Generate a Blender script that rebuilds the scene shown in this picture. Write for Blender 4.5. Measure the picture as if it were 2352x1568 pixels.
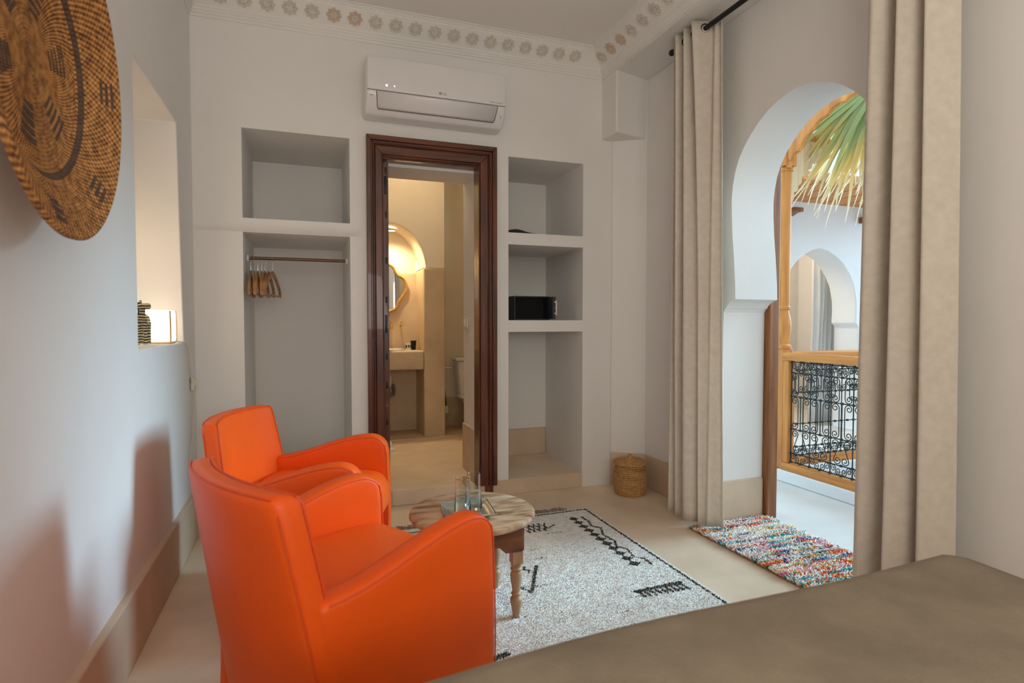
import bpy, bmesh, math, random
import numpy as np
from mathutils import Vector, Matrix
from mathutils.geometry import tessellate_polygon

random.seed(7)
rng = np.random.default_rng(7)
R = math.radians
for o in list(bpy.data.objects):
    bpy.data.objects.remove(o)
S = bpy.context.scene
COL = S.collection

# ------------------------------------------------------------------ camera, sky, lights, exposure
YAW, PITCH = 19.682, 1.8948
cam_d = bpy.data.cameras.new('camera')
cam_d.sensor_width = 36.0
cam_d.lens = 1330.0 / 2352.0 * 36.0
cam_d.clip_start = 0.02
cam_d.dof.use_dof = True
cam_d.dof.focus_distance = 3.3
cam_d.dof.aperture_fstop = 3.5
cam = bpy.data.objects.new('camera', cam_d)
COL.objects.link(cam)
cam.location = (0, 0, 1.14)
cam.rotation_euler = (R(90 - PITCH), 0, R(-YAW))
S.camera = cam

S.view_settings.view_transform = 'Standard'
S.view_settings.look = 'None'
S.view_settings.gamma = 1.0
S.view_settings.use_curve_mapping = False
S.view_settings.exposure = 0.18

W = bpy.data.worlds.new('sky')
S.world = W
W.use_nodes = True
bg = W.node_tree.nodes['Background']
bg.inputs[0].default_value = (0.72, 0.88, 1.0, 1)
bg.inputs[1].default_value = 1.5


def light(name, kind, loc, rot, energy, color, **kw):
    d = bpy.data.lights.new(name, kind)
    d.energy = energy
    d.color = color
    for k, v in kw.items():
        setattr(d, k, v)
    o = bpy.data.objects.new(name, d)
    COL.objects.link(o)
    o.location = loc
    o.rotation_euler = rot
    return o


def aim(o, d):
    o.rotation_euler = Vector(d).to_track_quat('-Z', 'Y').to_euler()


# hazy sun over the courtyard, reaching the room through the arch
sun = light('hazy_sun', 'SUN', (8, 1.5, 5), (0, 0, 0), 5.4, (0.48, 0.79, 1.0), angle=R(31))
aim(sun, (-1.0, 0.05, -0.37))
# added soft fill light behind the camera; no window is modelled there
rear_fill = light('rear_fill_light', 'AREA', (0.15, -1.5, 1.75), (0, 0, 0), 55.0, (1.0, 0.95, 0.88),
            shape='RECTANGLE', size=1.9, size_y=1.7)
aim(rear_fill, (0.16, 1, 0.70))
# portal: guides sampling of the sky through the arch, adds no light of its own
por = light('arch_portal', 'AREA', (2.62, 2.17, 1.15), (0, 0, 0), 1.0, (1, 1, 1), shape='RECTANGLE', size=1.05, size_y=2.3)
por.rotation_euler = (R(90), 0, R(90))
por.data.cycles.is_portal = True

# ------------------------------------------------------------------ materials


def new_mat(name):
    m = bpy.data.materials.new(name)
    m.use_nodes = True
    nt = m.node_tree
    return m, nt, nt.nodes['Principled BSDF']


def srgb(r, g, b):
    def f(c):
        c /= 255.0
        return c / 12.92 if c <= 0.04045 else ((c + 0.055) / 1.055) ** 2.4
    return (f(r), f(g), f(b), 1)


def mat(name, col, rough=0.6, vary=0.08, scale=6.0, bump=0.0, bscale=60.0, metal=0.0, spec=0.5, col2=None,
        stretch=(1, 1, 1), detail=5.0, trans=0.0, coat=0.0, bdist=0.01):
    m, nt, p = new_mat(name)
    N, L = nt.nodes, nt.links
    tc = N.new('ShaderNodeTexCoord')
    mp = N.new('ShaderNodeMapping')
    mp.inputs['Scale'].default_value = stretch
    L.new(tc.outputs['Object'], mp.inputs['Vector'])
    no = N.new('ShaderNodeTexNoise')
    no.inputs['Scale'].default_value = scale
    no.inputs['Detail'].default_value = detail
    L.new(mp.outputs[0], no.inputs['Vector'])
    rp = N.new('ShaderNodeValToRGB')
    c = Vector(col[:3])
    c2 = Vector(col2[:3]) if col2 else c
    a = c * (1 - vary)
    b = c2 * (1 + vary) if not col2 else c2
    rp.color_ramp.elements[0].position = 0.32
    rp.color_ramp.elements[1].position = 0.68
    rp.color_ramp.elements[0].color = (a[0], a[1], a[2], 1)
    rp.color_ramp.elements[1].color = (min(b[0], 1), min(b[1], 1), min(b[2], 1), 1)
    L.new(no.outputs['Fac'], rp.inputs[0])
    L.new(rp.outputs[0], p.inputs['Base Color'])
    p.inputs['Roughness'].default_value = rough
    p.inputs['Metallic'].default_value = metal
    p.inputs['Specular IOR Level'].default_value = spec
    p.inputs['Transmission Weight'].default_value = trans
    p.inputs['Coat Weight'].default_value = coat
    if bump > 0:
        nb = N.new('ShaderNodeTexNoise')
        nb.inputs['Scale'].default_value = bscale
        nb.inputs['Detail'].default_value = 4
        L.new(mp.outputs[0], nb.inputs['Vector'])
        bp = N.new('ShaderNodeBump')
        bp.inputs['Strength'].default_value = bump
        bp.inputs['Distance'].default_value = bdist
        L.new(nb.outputs['Fac'], bp.inputs['Height'])
        L.new(bp.outputs[0], p.inputs['Normal'])
    return m


def wood(name, dark, lite, scale=3.0, rough=0.4, stretch=(14, 14, 1), coat=0.0, bump=0.15):
    return mat(name, dark, rough=rough, col2=lite, vary=0.0, scale=scale, stretch=stretch, detail=8, bump=bump,
               bscale=scale * 3, coat=coat, bdist=0.004)


def emit_mat(name, col, strength):
    m, nt, p = new_mat(name)
    p.inputs['Base Color'].default_value = (*col, 1)
    p.inputs['Emission Color'].default_value = (*col, 1)
    p.inputs['Emission Strength'].default_value = strength
    return m


def vcol_mat(name, rough=0.8, transl=0.0):
    m, nt, p = new_mat(name)
    a = nt.nodes.new('ShaderNodeAttribute')
    a.attribute_name = 'col'
    nt.links.new(a.outputs['Color'], p.inputs['Base Color'])
    p.inputs['Roughness'].default_value = rough
    if transl:
        t = nt.nodes.new('ShaderNodeBsdfTranslucent')
        nt.links.new(a.outputs['Color'], t.inputs['Color'])
        mx = nt.nodes.new('ShaderNodeMixShader')
        mx.inputs[0].default_value = transl
        out = nt.nodes['Material Output']
        nt.links.new(p.outputs[0], mx.inputs[1])
        nt.links.new(t.outputs[0], mx.inputs[2])
        nt.links.new(mx.outputs[0], out.inputs['Surface'])
    return m


def cloth(name, col, scale=500.0, transl=0.12, bump=0.25, vary=0.06, vscale=30):
    m = mat(name, col, rough=0.9, vary=vary, scale=vscale, spec=0.2, stretch=(1, 1, 1), detail=6)
    nt = m.node_tree
    N, L = nt.nodes, nt.links
    p = N['Principled BSDF']
    tc = N['Texture Coordinate']
    hs = []
    for s in ((0.18, 0.18, 1), (1, 1, 0.18)):
        mp = N.new('ShaderNodeMapping')
        mp.inputs['Scale'].default_value = s
        L.new(tc.outputs['Object'], mp.inputs['Vector'])
        n = N.new('ShaderNodeTexNoise')
        n.inputs['Scale'].default_value = scale
        L.new(mp.outputs[0], n.inputs['Vector'])
        hs.append(n)
    ad = N.new('ShaderNodeMath')
    L.new(hs[0].outputs['Fac'], ad.inputs[0])
    L.new(hs[1].outputs['Fac'], ad.inputs[1])
    bp = N.new('ShaderNodeBump')
    bp.inputs['Strength'].default_value = bump
    bp.inputs['Distance'].default_value = 0.003
    L.new(ad.outputs[0], bp.inputs['Height'])
    L.new(bp.outputs[0], p.inputs['Normal'])
    if transl:
        t = N.new('ShaderNodeBsdfTranslucent')
        t.inputs['Color'].default_value = (*col[:3], 1)
        mx = N.new('ShaderNodeMixShader')
        mx.inputs[0].default_value = transl
        out = N['Material Output']
        L.new(p.outputs[0], mx.inputs[1])
        L.new(t.outputs[0], mx.inputs[2])
        L.new(mx.outputs[0], out.inputs['Surface'])
    return m


PLASTER = mat('white_plaster', (0.85, 0.825, 0.785), rough=0.85, vary=0.025, scale=1.6, bump=0.10, bscale=9, spec=0.25, bdist=0.02)
CEIL = mat('ceiling_plaster', (0.88, 0.845, 0.79), rough=0.9, vary=0.02, scale=1.2, bump=0.06, bscale=7, spec=0.2, bdist=0.02)
CORN = mat('cornice_plaster', (0.85, 0.825, 0.78), rough=0.8, vary=0.03, scale=3, bump=0.05, bscale=30)
PINK = mat('tinted_plaster', (0.72, 0.57, 0.46), rough=0.8, vary=0.05, scale=9)
EXTW = mat('exterior_white', (0.84, 0.85, 0.86), rough=0.85, vary=0.02, scale=2, bump=0.1, bscale=12, spec=0.2)
FLOOR = mat('beige_tadelakt_floor', (0.80, 0.635, 0.465), rough=0.42, vary=0.10, scale=3.5, bump=0.05, bscale=16, detail=9)
BASE = mat('beige_plaster_base', (0.66, 0.51, 0.36), rough=0.6, vary=0.07, scale=6, bump=0.06, bscale=25)
GALF = mat('gallery_floor', (0.80, 0.78, 0.75), rough=0.5, vary=0.05, scale=3, bump=0.04, bscale=14)
TADE = mat('bath_tadelakt', (0.56, 0.43, 0.28), rough=0.5, vary=0.10, scale=5, bump=0.06, bscale=12, detail=9)
BATHW = mat('bath_plaster', (0.76, 0.67, 0.52), rough=0.8, vary=0.03, scale=3)
DWOOD = wood('dark_mahogany', (0.045, 0.012, 0.006), (0.17, 0.042, 0.016), scale=2.6, rough=0.33, coat=0.3)
OWOOD = wood('orange_cedar', (0.48, 0.165, 0.030), (0.74, 0.30, 0.060), scale=2.2, rough=0.5)
OWOODH = wood('orange_cedar_rail', (0.48, 0.165, 0.030), (0.74, 0.30, 0.060), scale=2.2, rough=0.5, stretch=(14, 1, 14))
BWOOD = wood('brown_door_wood', (0.17, 0.055, 0.016), (0.36, 0.13, 0.035), scale=2.4, rough=0.5)
ORANGE = mat('orange_leather', (0.93, 0.108, 0.005), rough=0.44, vary=0.04, scale=5, bump=0.10, bscale=420, spec=0.35, bdist=0.002)
SEAM = mat('orange_seam', (0.78, 0.085, 0.006), rough=0.5, vary=0.03)
BEDC = cloth('taupe_linen', (0.30, 0.245, 0.18), scale=260, transl=0, bump=0.5, vary=0.16, vscale=7)
MATT = mat('mattress_white', (0.7, 0.68, 0.64), rough=0.9)
CURT = cloth('cream_linen', (0.84, 0.76, 0.65), scale=420, transl=0.20)
WHITEP = mat('white_plastic', (0.80, 0.77, 0.76), rough=0.28, vary=0.005)
GREYL = mat('grey_gap', (0.16, 0.14, 0.12), rough=0.7)
LOGO = mat('logo_grey', (0.30, 0.28, 0.22), rough=0.5)
BLACKM = mat('black_metal', (0.012, 0.012, 0.013), rough=0.4, metal=0.3)
IRON = mat('dark_iron', (0.035, 0.042, 0.04), rough=0.6, metal=0.4, vary=0.3, scale=40)
BRONZE = mat('bronze_eyelet', (0.10, 0.06, 0.035), rough=0.35, metal=0.9)
GOLD = mat('gold', (0.72, 0.45, 0.15), rough=0.32, metal=0.9, vary=0.15, scale=30)
CHROME = mat('chrome', (0.75, 0.75, 0.75), rough=0.15, metal=1.0)
PEWTER = mat('pewter_tray', (0.50, 0.50, 0.46), rough=0.32, metal=0.85, vary=0.12, scale=25)
CERAM = mat('ceramic_white', (0.82, 0.80, 0.76), rough=0.15)
HANGW = wood('hanger_wood', (0.32, 0.14, 0.05), (0.52, 0.27, 0.11), scale=5, rough=0.4, stretch=(6, 6, 2))
STRAW = mat('straw_coil', (0.44, 0.22, 0.075), rough=0.8, col2=(0.74, 0.44, 0.17), vary=0, scale=110, bump=0.8, bscale=150, detail=6)
TWOOD = wood('weathered_table_wood', (0.11, 0.045, 0.020), (0.56, 0.37, 0.23), scale=9.0, rough=0.45, stretch=(1.0, 2.6, 1), bump=0.2)
_r = TWOOD.node_tree.nodes['Color Ramp'].color_ramp
_r.elements[0].position, _r.elements[1].position = 0.30, 0.62
_e = _r.elements.new(0.44)
_e.color = (0.34, 0.18, 0.09, 1)
LEGW = wood('table_leg_wood', (0.30, 0.165, 0.085), (0.54, 0.35, 0.20), scale=3, rough=0.5, stretch=(5, 5, 1.5))
APRW = wood('apron_wood', (0.06, 0.020, 0.009), (0.24, 0.10, 0.045), scale=3, rough=0.35, stretch=(2, 2, 6))
RUGW = mat('cream_wool', (0.90, 0.88, 0.83), rough=0.95, vary=0.09, scale=30, bump=0.5, bscale=140, spec=0.1)
RUGB = mat('charcoal_wool', (0.05, 0.05, 0.045), rough=0.95, vary=0.2, scale=60, spec=0.1)
FRING = mat('fringe_wool', (0.36, 0.30, 0.25), rough=0.95)
TERRA = mat('terracotta_wall', (0.62, 0.36, 0.22), rough=0.85, vary=0.06, scale=3)
CORDM = mat('cream_cord', (0.66, 0.60, 0.48), rough=0.5)
BACKER = mat('mat_backing', (0.30, 0.22, 0.12), rough=0.9)
PALMV = vcol_mat('palm_leaf', 0.55, 0.45)
SHAG = vcol_mat('shag_wool', 0.9)
TRUNK = mat('palm_trunk', (0.20, 0.13, 0.08), rough=0.9, vary=0.3, scale=20, bump=0.5, bscale=30)

m, nt, p = new_mat('clear_glass')
p.inputs['Base Color'].default_value = (0.90, 0.975, 0.975, 1)
p.inputs['Roughness'].default_value = 0.02
p.inputs['Transmission Weight'].default_value = 1.0
p.inputs['IOR'].default_value = 1.45
GLASS = m
m, nt, p = new_mat('mirror_glass')
p.inputs['Base Color'].default_value = (0.85, 0.84, 0.82, 1)
p.inputs['Metallic'].default_value = 1.0
p.inputs['Roughness'].default_value = 0.03
MIRROR = m
m, nt, p = new_mat('zebra_stripes')
wv = nt.nodes.new('ShaderNodeTexWave')
wv.bands_direction = 'Z'
wv.inputs['Scale'].default_value = 26
wv.inputs['Distortion'].default_value = 3
tc = nt.nodes.new('ShaderNodeTexCoord')
nt.links.new(tc.outputs['Object'], wv.inputs['Vector'])
rp = nt.nodes.new('ShaderNodeValToRGB')
rp.color_ramp.interpolation = 'CONSTANT'
rp.color_ramp.elements[0].color = (0.02, 0.015, 0.01, 1)
rp.color_ramp.elements[1].position = 0.5
rp.color_ramp.elements[1].color = (0.62, 0.50, 0.28, 1)
nt.links.new(wv.outputs['Fac'], rp.inputs[0])
nt.links.new(rp.outputs[0], p.inputs['Base Color'])
ZEBRA = m

# ------------------------------------------------------------------ mesh helpers


class MB:
    def __init__(self):
        self.v, self.f = [], []

    def add(self, vs, fs, M=None):
        n = len(self.v)
        self.v += [tuple(M @ Vector(q)) if M is not None else tuple(q) for q in vs]
        self.f += [tuple(i + n for i in q) for q in fs]
        return self

    def box(self, x0, x1, y0, y1, z0, z1, M=None):
        vs = [(x, y, z) for x in (x0, x1) for y in (y0, y1) for z in (z0, z1)]
        fs = [(0, 1, 3, 2), (4, 6, 7, 5), (0, 4, 5, 1), (2, 3, 7, 6), (0, 2, 6, 4), (1, 5, 7, 3)]
        return self.add(vs, fs, M)

    def rbox(self, c, h, r, n=(6, 6, 6), fn=None, M=None):
        """rounded box, centre c, half sizes h, corner radius r; fn deforms points"""
        idx, vs, fs = {}, [], []

        def ax(k):
            hk, m_ = h[k], n[k]
            rk = min(r, hk)
            a = [-hk + rk * (1 - math.cos(t * math.pi / 6)) for t in range(3)]
            mid = [-(hk - rk) + 2 * (hk - rk) * i / m_ for i in range(m_ + 1)]
            e = [-q for q in reversed(a)]
            return a + mid + e
        A = [ax(k) for k in range(3)]

        def vert(i, j, k):
            key = (i, j, k)
            if key in idx:
                return idx[key]
            q = [A[0][i], A[1][j], A[2][k]]
            inn = [max(-(h[t] - min(r, h[t])), min(h[t] - min(r, h[t]), q[t])) for t in range(3)]
            d = Vector([q[t] - inn[t] for t in range(3)])
            if d.length > 1e-9:
                d = d.normalized() * r
            pt = Vector(inn) + d + Vector(c)
            if fn:
                pt = Vector(fn(*pt))
            idx[key] = len(vs)
            vs.append(tuple(pt))
            return idx[key]
        L = [len(a) - 1 for a in A]
        for i in range(L[0]):
            for j in range(L[1]):
                fs.append((vert(i, j, 0), vert(i, j + 1, 0), vert(i + 1, j + 1, 0), vert(i + 1, j, 0)))
                fs.append((vert(i, j, L[2]), vert(i + 1, j, L[2]), vert(i + 1, j + 1, L[2]), vert(i, j + 1, L[2])))
        for i in range(L[0]):
            for k in range(L[2]):
                fs.append((vert(i, 0, k), vert(i + 1, 0, k), vert(i + 1, 0, k + 1), vert(i, 0, k + 1)))
                fs.append((vert(i, L[1], k), vert(i, L[1], k + 1), vert(i + 1, L[1], k + 1), vert(i + 1, L[1], k)))
        for j in range(L[1]):
            for k in range(L[2]):
                fs.append((vert(0, j, k), vert(0, j, k + 1), vert(0, j + 1, k + 1), vert(0, j + 1, k)))
                fs.append((vert(L[0], j, k), vert(L[0], j + 1, k), vert(L[0], j + 1, k + 1), vert(L[0], j, k + 1)))
        return self.add(vs, fs, M)

    def tube(self, pts, r, n=8, closed=False, caps=True, M=None):
        pts = [Vector(q) for q in pts]
        m_ = len(pts)
        rr = r if isinstance(r, (list, tuple)) else [r] * m_
        vs, fs = [], []
        prev = None
        for i, q in enumerate(pts):
            if closed:
                t = pts[(i + 1) % m_] - pts[i - 1]
            else:
                t = pts[min(i + 1, m_ - 1)] - pts[max(i - 1, 0)]
            t = t.normalized() if t.length > 1e-9 else Vector((0, 0, 1))
            if prev is None:
                a = Vector((0, 0, 1)) if abs(t.z) < 0.9 else Vector((1, 0, 0))
                u = t.cross(a).normalized()
            else:
                u = prev - t * prev.dot(t)
                u = u.normalized() if u.length > 1e-6 else t.orthogonal().normalized()
            prev = u
            w = t.cross(u)
            for k in range(n):
                a = 2 * math.pi * k / n
                vs.append(q + (u * math.cos(a) + w * math.sin(a)) * rr[i])
        seg = m_ if closed else m_ - 1
        for i in range(seg):
            for k in range(n):
                a, b = i * n + k, i * n + (k + 1) % n
                c, d = ((i + 1) % m_) * n + (k + 1) % n, ((i + 1) % m_) * n + k
                fs.append((a, b, c, d))
        if caps and not closed:
            fs.append(tuple(reversed(range(n))))
            fs.append(tuple(range((m_ - 1) * n, m_ * n)))
        return self.add(vs, fs, M)

    def lathe(self, prof, n=24, M=None, a0=0.0, a1=2 * math.pi):
        """profile of (r, z) round the z axis"""
        full = abs(a1 - a0 - 2 * math.pi) < 1e-6
        k_ = n if full else n + 1
        vs, fs = [], []
        for (r, z) in prof:
            for k in range(k_):
                a = a0 + (a1 - a0) * k / n
                vs.append((r * math.cos(a), r * math.sin(a), z))
        for i in range(len(prof) - 1):
            for k in range(n):
                k2 = (k + 1) % k_ if full else k + 1
                fs.append((i * k_ + k, i * k_ + k2, (i + 1) * k_ + k2, (i + 1) * k_ + k))
        return self.add(vs, fs, M)

    def plate(self, outer, holes, f0, f1):
        """2D outline with holes, between the surfaces f0(u, v) and f1(u, v)"""
        loops = [outer] + holes
        tri = tessellate_polygon([[Vector((a, b, 0)) for a, b in lp] for lp in loops])
        flat = [q for lp in loops for q in lp]
        n = len(flat)
        vs = [f0(*q) for q in flat] + [f1(*q) for q in flat]
        fs = [tuple(t) for t in tri] + [tuple(i + n for i in reversed(t)) for t in tri]
        o = 0
        for lp in loops:
            m_ = len(lp)
            for i in range(m_):
                a, b = o + i, o + (i + 1) % m_
                fs.append((a, b, b + n, a + n))
            o += m_
        return self.add(vs, fs)

    def prism(self, poly, z0, z1):
        return self.plate(poly, [], lambda a, b: (a, b, z0), lambda a, b: (a, b, z1))

    def cells(self, xs, ys, zs, solid):
        """boundary of the union of the grid cells for which solid(x, y, z) holds"""
        idx, vs, fs = {}, [], []

        def V(i, j, k):
            if (i, j, k) not in idx:
                idx[(i, j, k)] = len(vs)
                vs.append((xs[i], ys[j], zs[k]))
            return idx[(i, j, k)]
        nx, ny, nz = len(xs) - 1, len(ys) - 1, len(zs) - 1

        def s(i, j, k):
            if not (0 <= i < nx and 0 <= j < ny and 0 <= k < nz):
                return False
            return solid((xs[i] + xs[i + 1]) / 2, (ys[j] + ys[j + 1]) / 2, (zs[k] + zs[k + 1]) / 2)
        for i in range(nx):
            for j in range(ny):
                for k in range(nz):
                    if not s(i, j, k):
                        continue
                    if not s(i - 1, j, k): fs.append((V(i, j, k), V(i, j, k + 1), V(i, j + 1, k + 1), V(i, j + 1, k)))
                    if not s(i + 1, j, k): fs.append((V(i + 1, j, k), V(i + 1, j + 1, k), V(i + 1, j + 1, k + 1), V(i + 1, j, k + 1)))
                    if not s(i, j - 1, k): fs.append((V(i, j, k), V(i + 1, j, k), V(i + 1, j, k + 1), V(i, j, k + 1)))
                    if not s(i, j + 1, k): fs.append((V(i, j + 1, k), V(i, j + 1, k + 1), V(i + 1, j + 1, k + 1), V(i + 1, j + 1, k)))
                    if not s(i, j, k - 1): fs.append((V(i, j, k), V(i, j + 1, k), V(i + 1, j + 1, k), V(i + 1, j, k)))
                    if not s(i, j, k + 1): fs.append((V(i, j, k + 1), V(i + 1, j, k + 1), V(i + 1, j + 1, k + 1), V(i, j + 1, k + 1)))
        return self.add(vs, fs)

    def mesh(self, name, material, angle=38, fix=True):
        me = bpy.data.meshes.new(name)
        me.from_pydata([tuple(q) for q in self.v], [], self.f)
        if fix:
            b = bmesh.new()
            b.from_mesh(me)
            bmesh.ops.recalc_face_normals(b, faces=b.faces)
            b.to_mesh(me)
            b.free()
        me.materials.append(material)
        if angle:
            me.shade_smooth()
            me.set_sharp_from_angle(angle=R(angle))
        me.update()
        return me

    def build(self, name, material, parent=None, angle=38, bevel=0.0, fix=True, segs=2):
        o = bpy.data.objects.new(name, self.mesh(name, material, angle, fix))
        COL.objects.link(o)
        if parent is not None:
            o.parent = parent
        if bevel:
            md = o.modifiers.new('bevel', 'BEVEL')
            md.width = bevel
            md.segments = segs
            md.limit_method = 'ANGLE'
            md.angle_limit = R(40)
            md.harden_normals = False
        return o


def tag(o, label, cat, group=None):
    o['label'] = label
    o['category'] = cat
    if group:
        o['group'] = group
    return o


def thing(name, label, cat, loc=(0, 0, 0), rz=0.0, group=None):
    o = bpy.data.objects.new(name, None)
    o.empty_display_size = 0.05
    COL.objects.link(o)
    o.location = loc
    o.rotation_euler = (0, 0, rz)
    return tag(o, label, cat, group)


def struct(o, label=None):
    o['kind'] = 'structure'
    if label:
        o['label'] = label
    return o


def sroot(name, label=None):
    o = bpy.data.objects.new(name, None)
    o.empty_display_size = 0.05
    COL.objects.link(o)
    return struct(o, label)


def link_copy(me, name, parent, loc=(0, 0, 0), M=None):
    o = bpy.data.objects.new(name, me)
    COL.objects.link(o)
    o.parent = parent
    if M is not None:
        o.matrix_local = M
    else:
        o.location = loc
    return o


def copy_tree(o, parent=None):
    c = o.copy()
    COL.objects.link(c)
    c.parent = parent
    for ch in list(o.children):
        copy_tree(ch, c)
    return c


def T(x, y, z):
    return Matrix.Translation((x, y, z))


def frame(origin, ex, ey, ez):
    """matrix taking local x, y, z to the given world axes"""
    M = Matrix.Identity(4)
    for i, e in enumerate((ex, ey, ez)):
        for k in range(3):
            M[k][i] = e[k]
    M.translation = Vector(origin)
    return M


# ------------------------------------------------------------------ the room
XL, XR, XB, YB = -0.57, 2.217, 1.941, 3.589      # left wall, right wall, beam face, back wall
ZC = 2.95

struct(MB().box(-1.1, 2.508, -1.7, 3.62, -0.12, 0.0).build('floor', FLOOR), 'beige polished plaster floor')
struct(MB().box(-1.1, 2.6, -1.7, 3.7, ZC, 3.1).build('ceiling', CEIL), 'off white plaster ceiling')


def back_solid(x, y, z):
    if y < 4.316 and -0.322 < x < 0.26 and (0.098 < z < 1.648 or 1.728 < z < 2.228):
        return False
    if y < 4.24 and 1.26 < x < 1.80 and (0.098 < z < 1.077 or 1.154 < z < 1.650 or 1.728 < z < 2.218):
        return False
    if y < 3.70 and 0.44 < x < 1.065 and z < 2.15:
        return False
    if y < 4.0 and 0.44 < x < 1.065 and z < 2.115:
        return False
    if y > 4.0 and 0.36 < x < 1.20:
        return False
    return True


struct(MB().cells([-0.95, -0.322, 0.26, 0.36, 0.44, 1.065, 1.20, 1.26, 1.80, 2.02],
                  [YB, 3.70, 4.0, 4.24, 4.316, 4.42],
                  [-0.02, 0.098, 1.077, 1.154, 1.648, 1.650, 1.728, 2.115, 2.15, 2.218, 2.228, 3.1],
                  back_solid).build('wall_back', PLASTER, bevel=0.009, segs=3), 'white plaster back wall with built in shelves')
struct(MB().prism([(2.02, YB), (XR, 3.456), (2.5, 3.456), (2.5, 4.2), (2.02, 4.2)], -0.02, 3.1)
       .build('wall_corner', PLASTER, bevel=0.01), 'chamfered white wall corner behind the straw basket')

mb = MB().cells([-1.08, -0.90, XL], [-1.7, 2.44, 3.23, 4.0], [-0.02, 1.04, 2.10, 3.1],
                lambda x, y, z: not (x > -0.90 and 2.44 < y < 3.23 and 1.04 < z < 2.10))
mb.v = [(x, (3.193 if z > 1.5 else 3.283) if abs(y - 3.23) < 1e-6 else y, z) for x, y, z in mb.v]
struct(mb.build('wall_left', PLASTER, bevel=0.007, segs=3), 'white plaster left wall with deep lamp niche')
struct(MB().box(-1.1, 2.6, -1.85, -1.7, -0.02, 3.1).build('wall_rear', PLASTER), 'white wall behind the photographer')

# right wall with the horseshoe arch
YC = 2.17
half = [(0.500, 0.0), (0.500, 0.235), (0.498, 1.195), (0.494, 1.20), (0.488, 1.212), (0.478, 1.218), (0.474, 1.225), (0.466, 1.236),
        (0.450, 1.250), (0.430, 1.258), (0.414, 1.262), (0.404, 1.266)]
arc = [(0.408, 1.36), (0.420, 1.50), (0.434, 1.63), (0.441, 1.74), (0.442, 1.82), (0.434, 1.89), (0.418, 1.955), (0.390, 2.02), (0.352, 2.075),
       (0.305, 2.125), (0.250, 2.170), (0.190, 2.208), (0.125, 2.234), (0.062, 2.250)]
prof = half + arc
hole = [(YC + d, z) for d, z in prof] + [(YC + 0.0, 2.256)] + [(YC - d, z) for d, z in reversed(prof)]
outer = [(-1.7, 0.0)] + [(YC - 0.5, 0.0)] + list(reversed(hole))[1:-1] + [(YC + 0.5, 0.0)] + [(3.6, 0.0), (3.6, 3.1), (-1.7, 3.1)]
ow = [(-1.7, 0.0)] + list(reversed(hole)) + [(3.6, 0.0), (3.6, 3.1), (-1.7, 3.1)]
mb = MB().plate(ow, [], lambda a, b: (XR, a, b), lambda a, b: (2.508, a, b))
struct(mb.build('wall_right', PLASTER, angle=30, bevel=0.006), 'white plaster right wall with horseshoe arch')

# downstand beam over the right-hand recess and its stub at the corner
struct(MB().box(XB, XR, -1.7, YB, 2.79, 3.0).build('trim_beam', PLASTER, bevel=0.006), 'white beam over the arch recess')
struct(MB().prism([(XB, YB + 0.05), (XB, 3.388), (XR, 3.462), (2.3, YB + 0.05)], 2.392, 2.80)
       .build('trim_stub', PLASTER, bevel=0.012), 'white plaster stub below the beam corner')

# baseboards
struct(MB().box(XL - 0.01, -0.545, -1.7, 3.66, 0, 0.24).build('baseboard_left', BASE, bevel=0.006), 'beige baseboard along left wall')
mb = MB().box(-0.56, -0.322, YB - 0.010, YB + 0.02, 0, 0.225).box(-0.33, 0.50, YB - 0.006, YB + 0.02, 0, 0.098)
mb.box(1.04, 1.80, YB - 0.004, YB + 0.02, 0, 0.10)
struct(mb.build('baseboard_back', BASE, bevel=0.003), 'low beige plinth along back wall')
mb = MB().prism([(2.02, YB + 0.01), (2.02, YB - 0.006), (XR - 0.006, 3.45), (XR - 0.006, 2.668), (2.30, 2.668), (2.3, YB + 0.01)], 0, 0.228)
mb.box(XR - 0.006, 2.508, 2.660, 2.70, 0, 0.238)
struct(mb.build('baseboard_right', BASE, bevel=0.005), 'beige baseboard of alcove and arch jamb')
# raised floor of the bathroom and the right-hand niche
mb = MB().box(0.36, 1.09, YB + 0.004, 5.07, 0, 0.098).box(1.0, 1.21, 4.0, 5.07, 0, 0.0978).box(0.3, 1.9, 4.4, 5.07, 0, 0.0975)
struct(mb.build('floor_bathroom', FLOOR, bevel=0.004), 'raised beige bathroom floor')
struct(MB().box(1.262, 1.798, YB - 0.002, 4.238, 0.03, 0.101).build('floor_niche', FLOOR, bevel=0.005), 'raised beige niche floor')
struct(MB().box(1.262, 1.798, 4.228, 4.25, 0.10, 0.307).build('baseboard_niche', BASE, bevel=0.004), 'beige baseboard at the back of the niche')

# cornice with carved rosettes
profc = [(0.0, 2.800), (0.006, 2.800), (0.006, 2.814), (0.013, 2.818), (0.013, 2.829), (0.019, 2.833), (0.019, 2.843), (0.026, 2.848),
         (0.026, 2.858), (0.031, 2.863), (0.118, 2.927), (0.118, 2.932), (0.126, 2.934), (0.126, 2.938), (0.135, 2.940), (0.135, 2.944),
         (0.146, 2.946), (0.148, 2.956), (0.0, 2.99)]
vs, fs = [], []
for d, z in profc:
    vs += [(XL + d, -1.69, z), (XL + d, YB - d, z), (XB - d, YB - d, z), (XB - d, -1.69, z)]
for i in range(len(profc) - 1):
    for k in range(3):
        fs.append((i * 4 + k, i * 4 + k + 1, i * 4 + 4 + k + 1, i * 4 + 4 + k))
corn = struct(MB().add(vs, fs).build('trim_cornice', CORN, angle=15), 'white carved plaster cornice')


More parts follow.
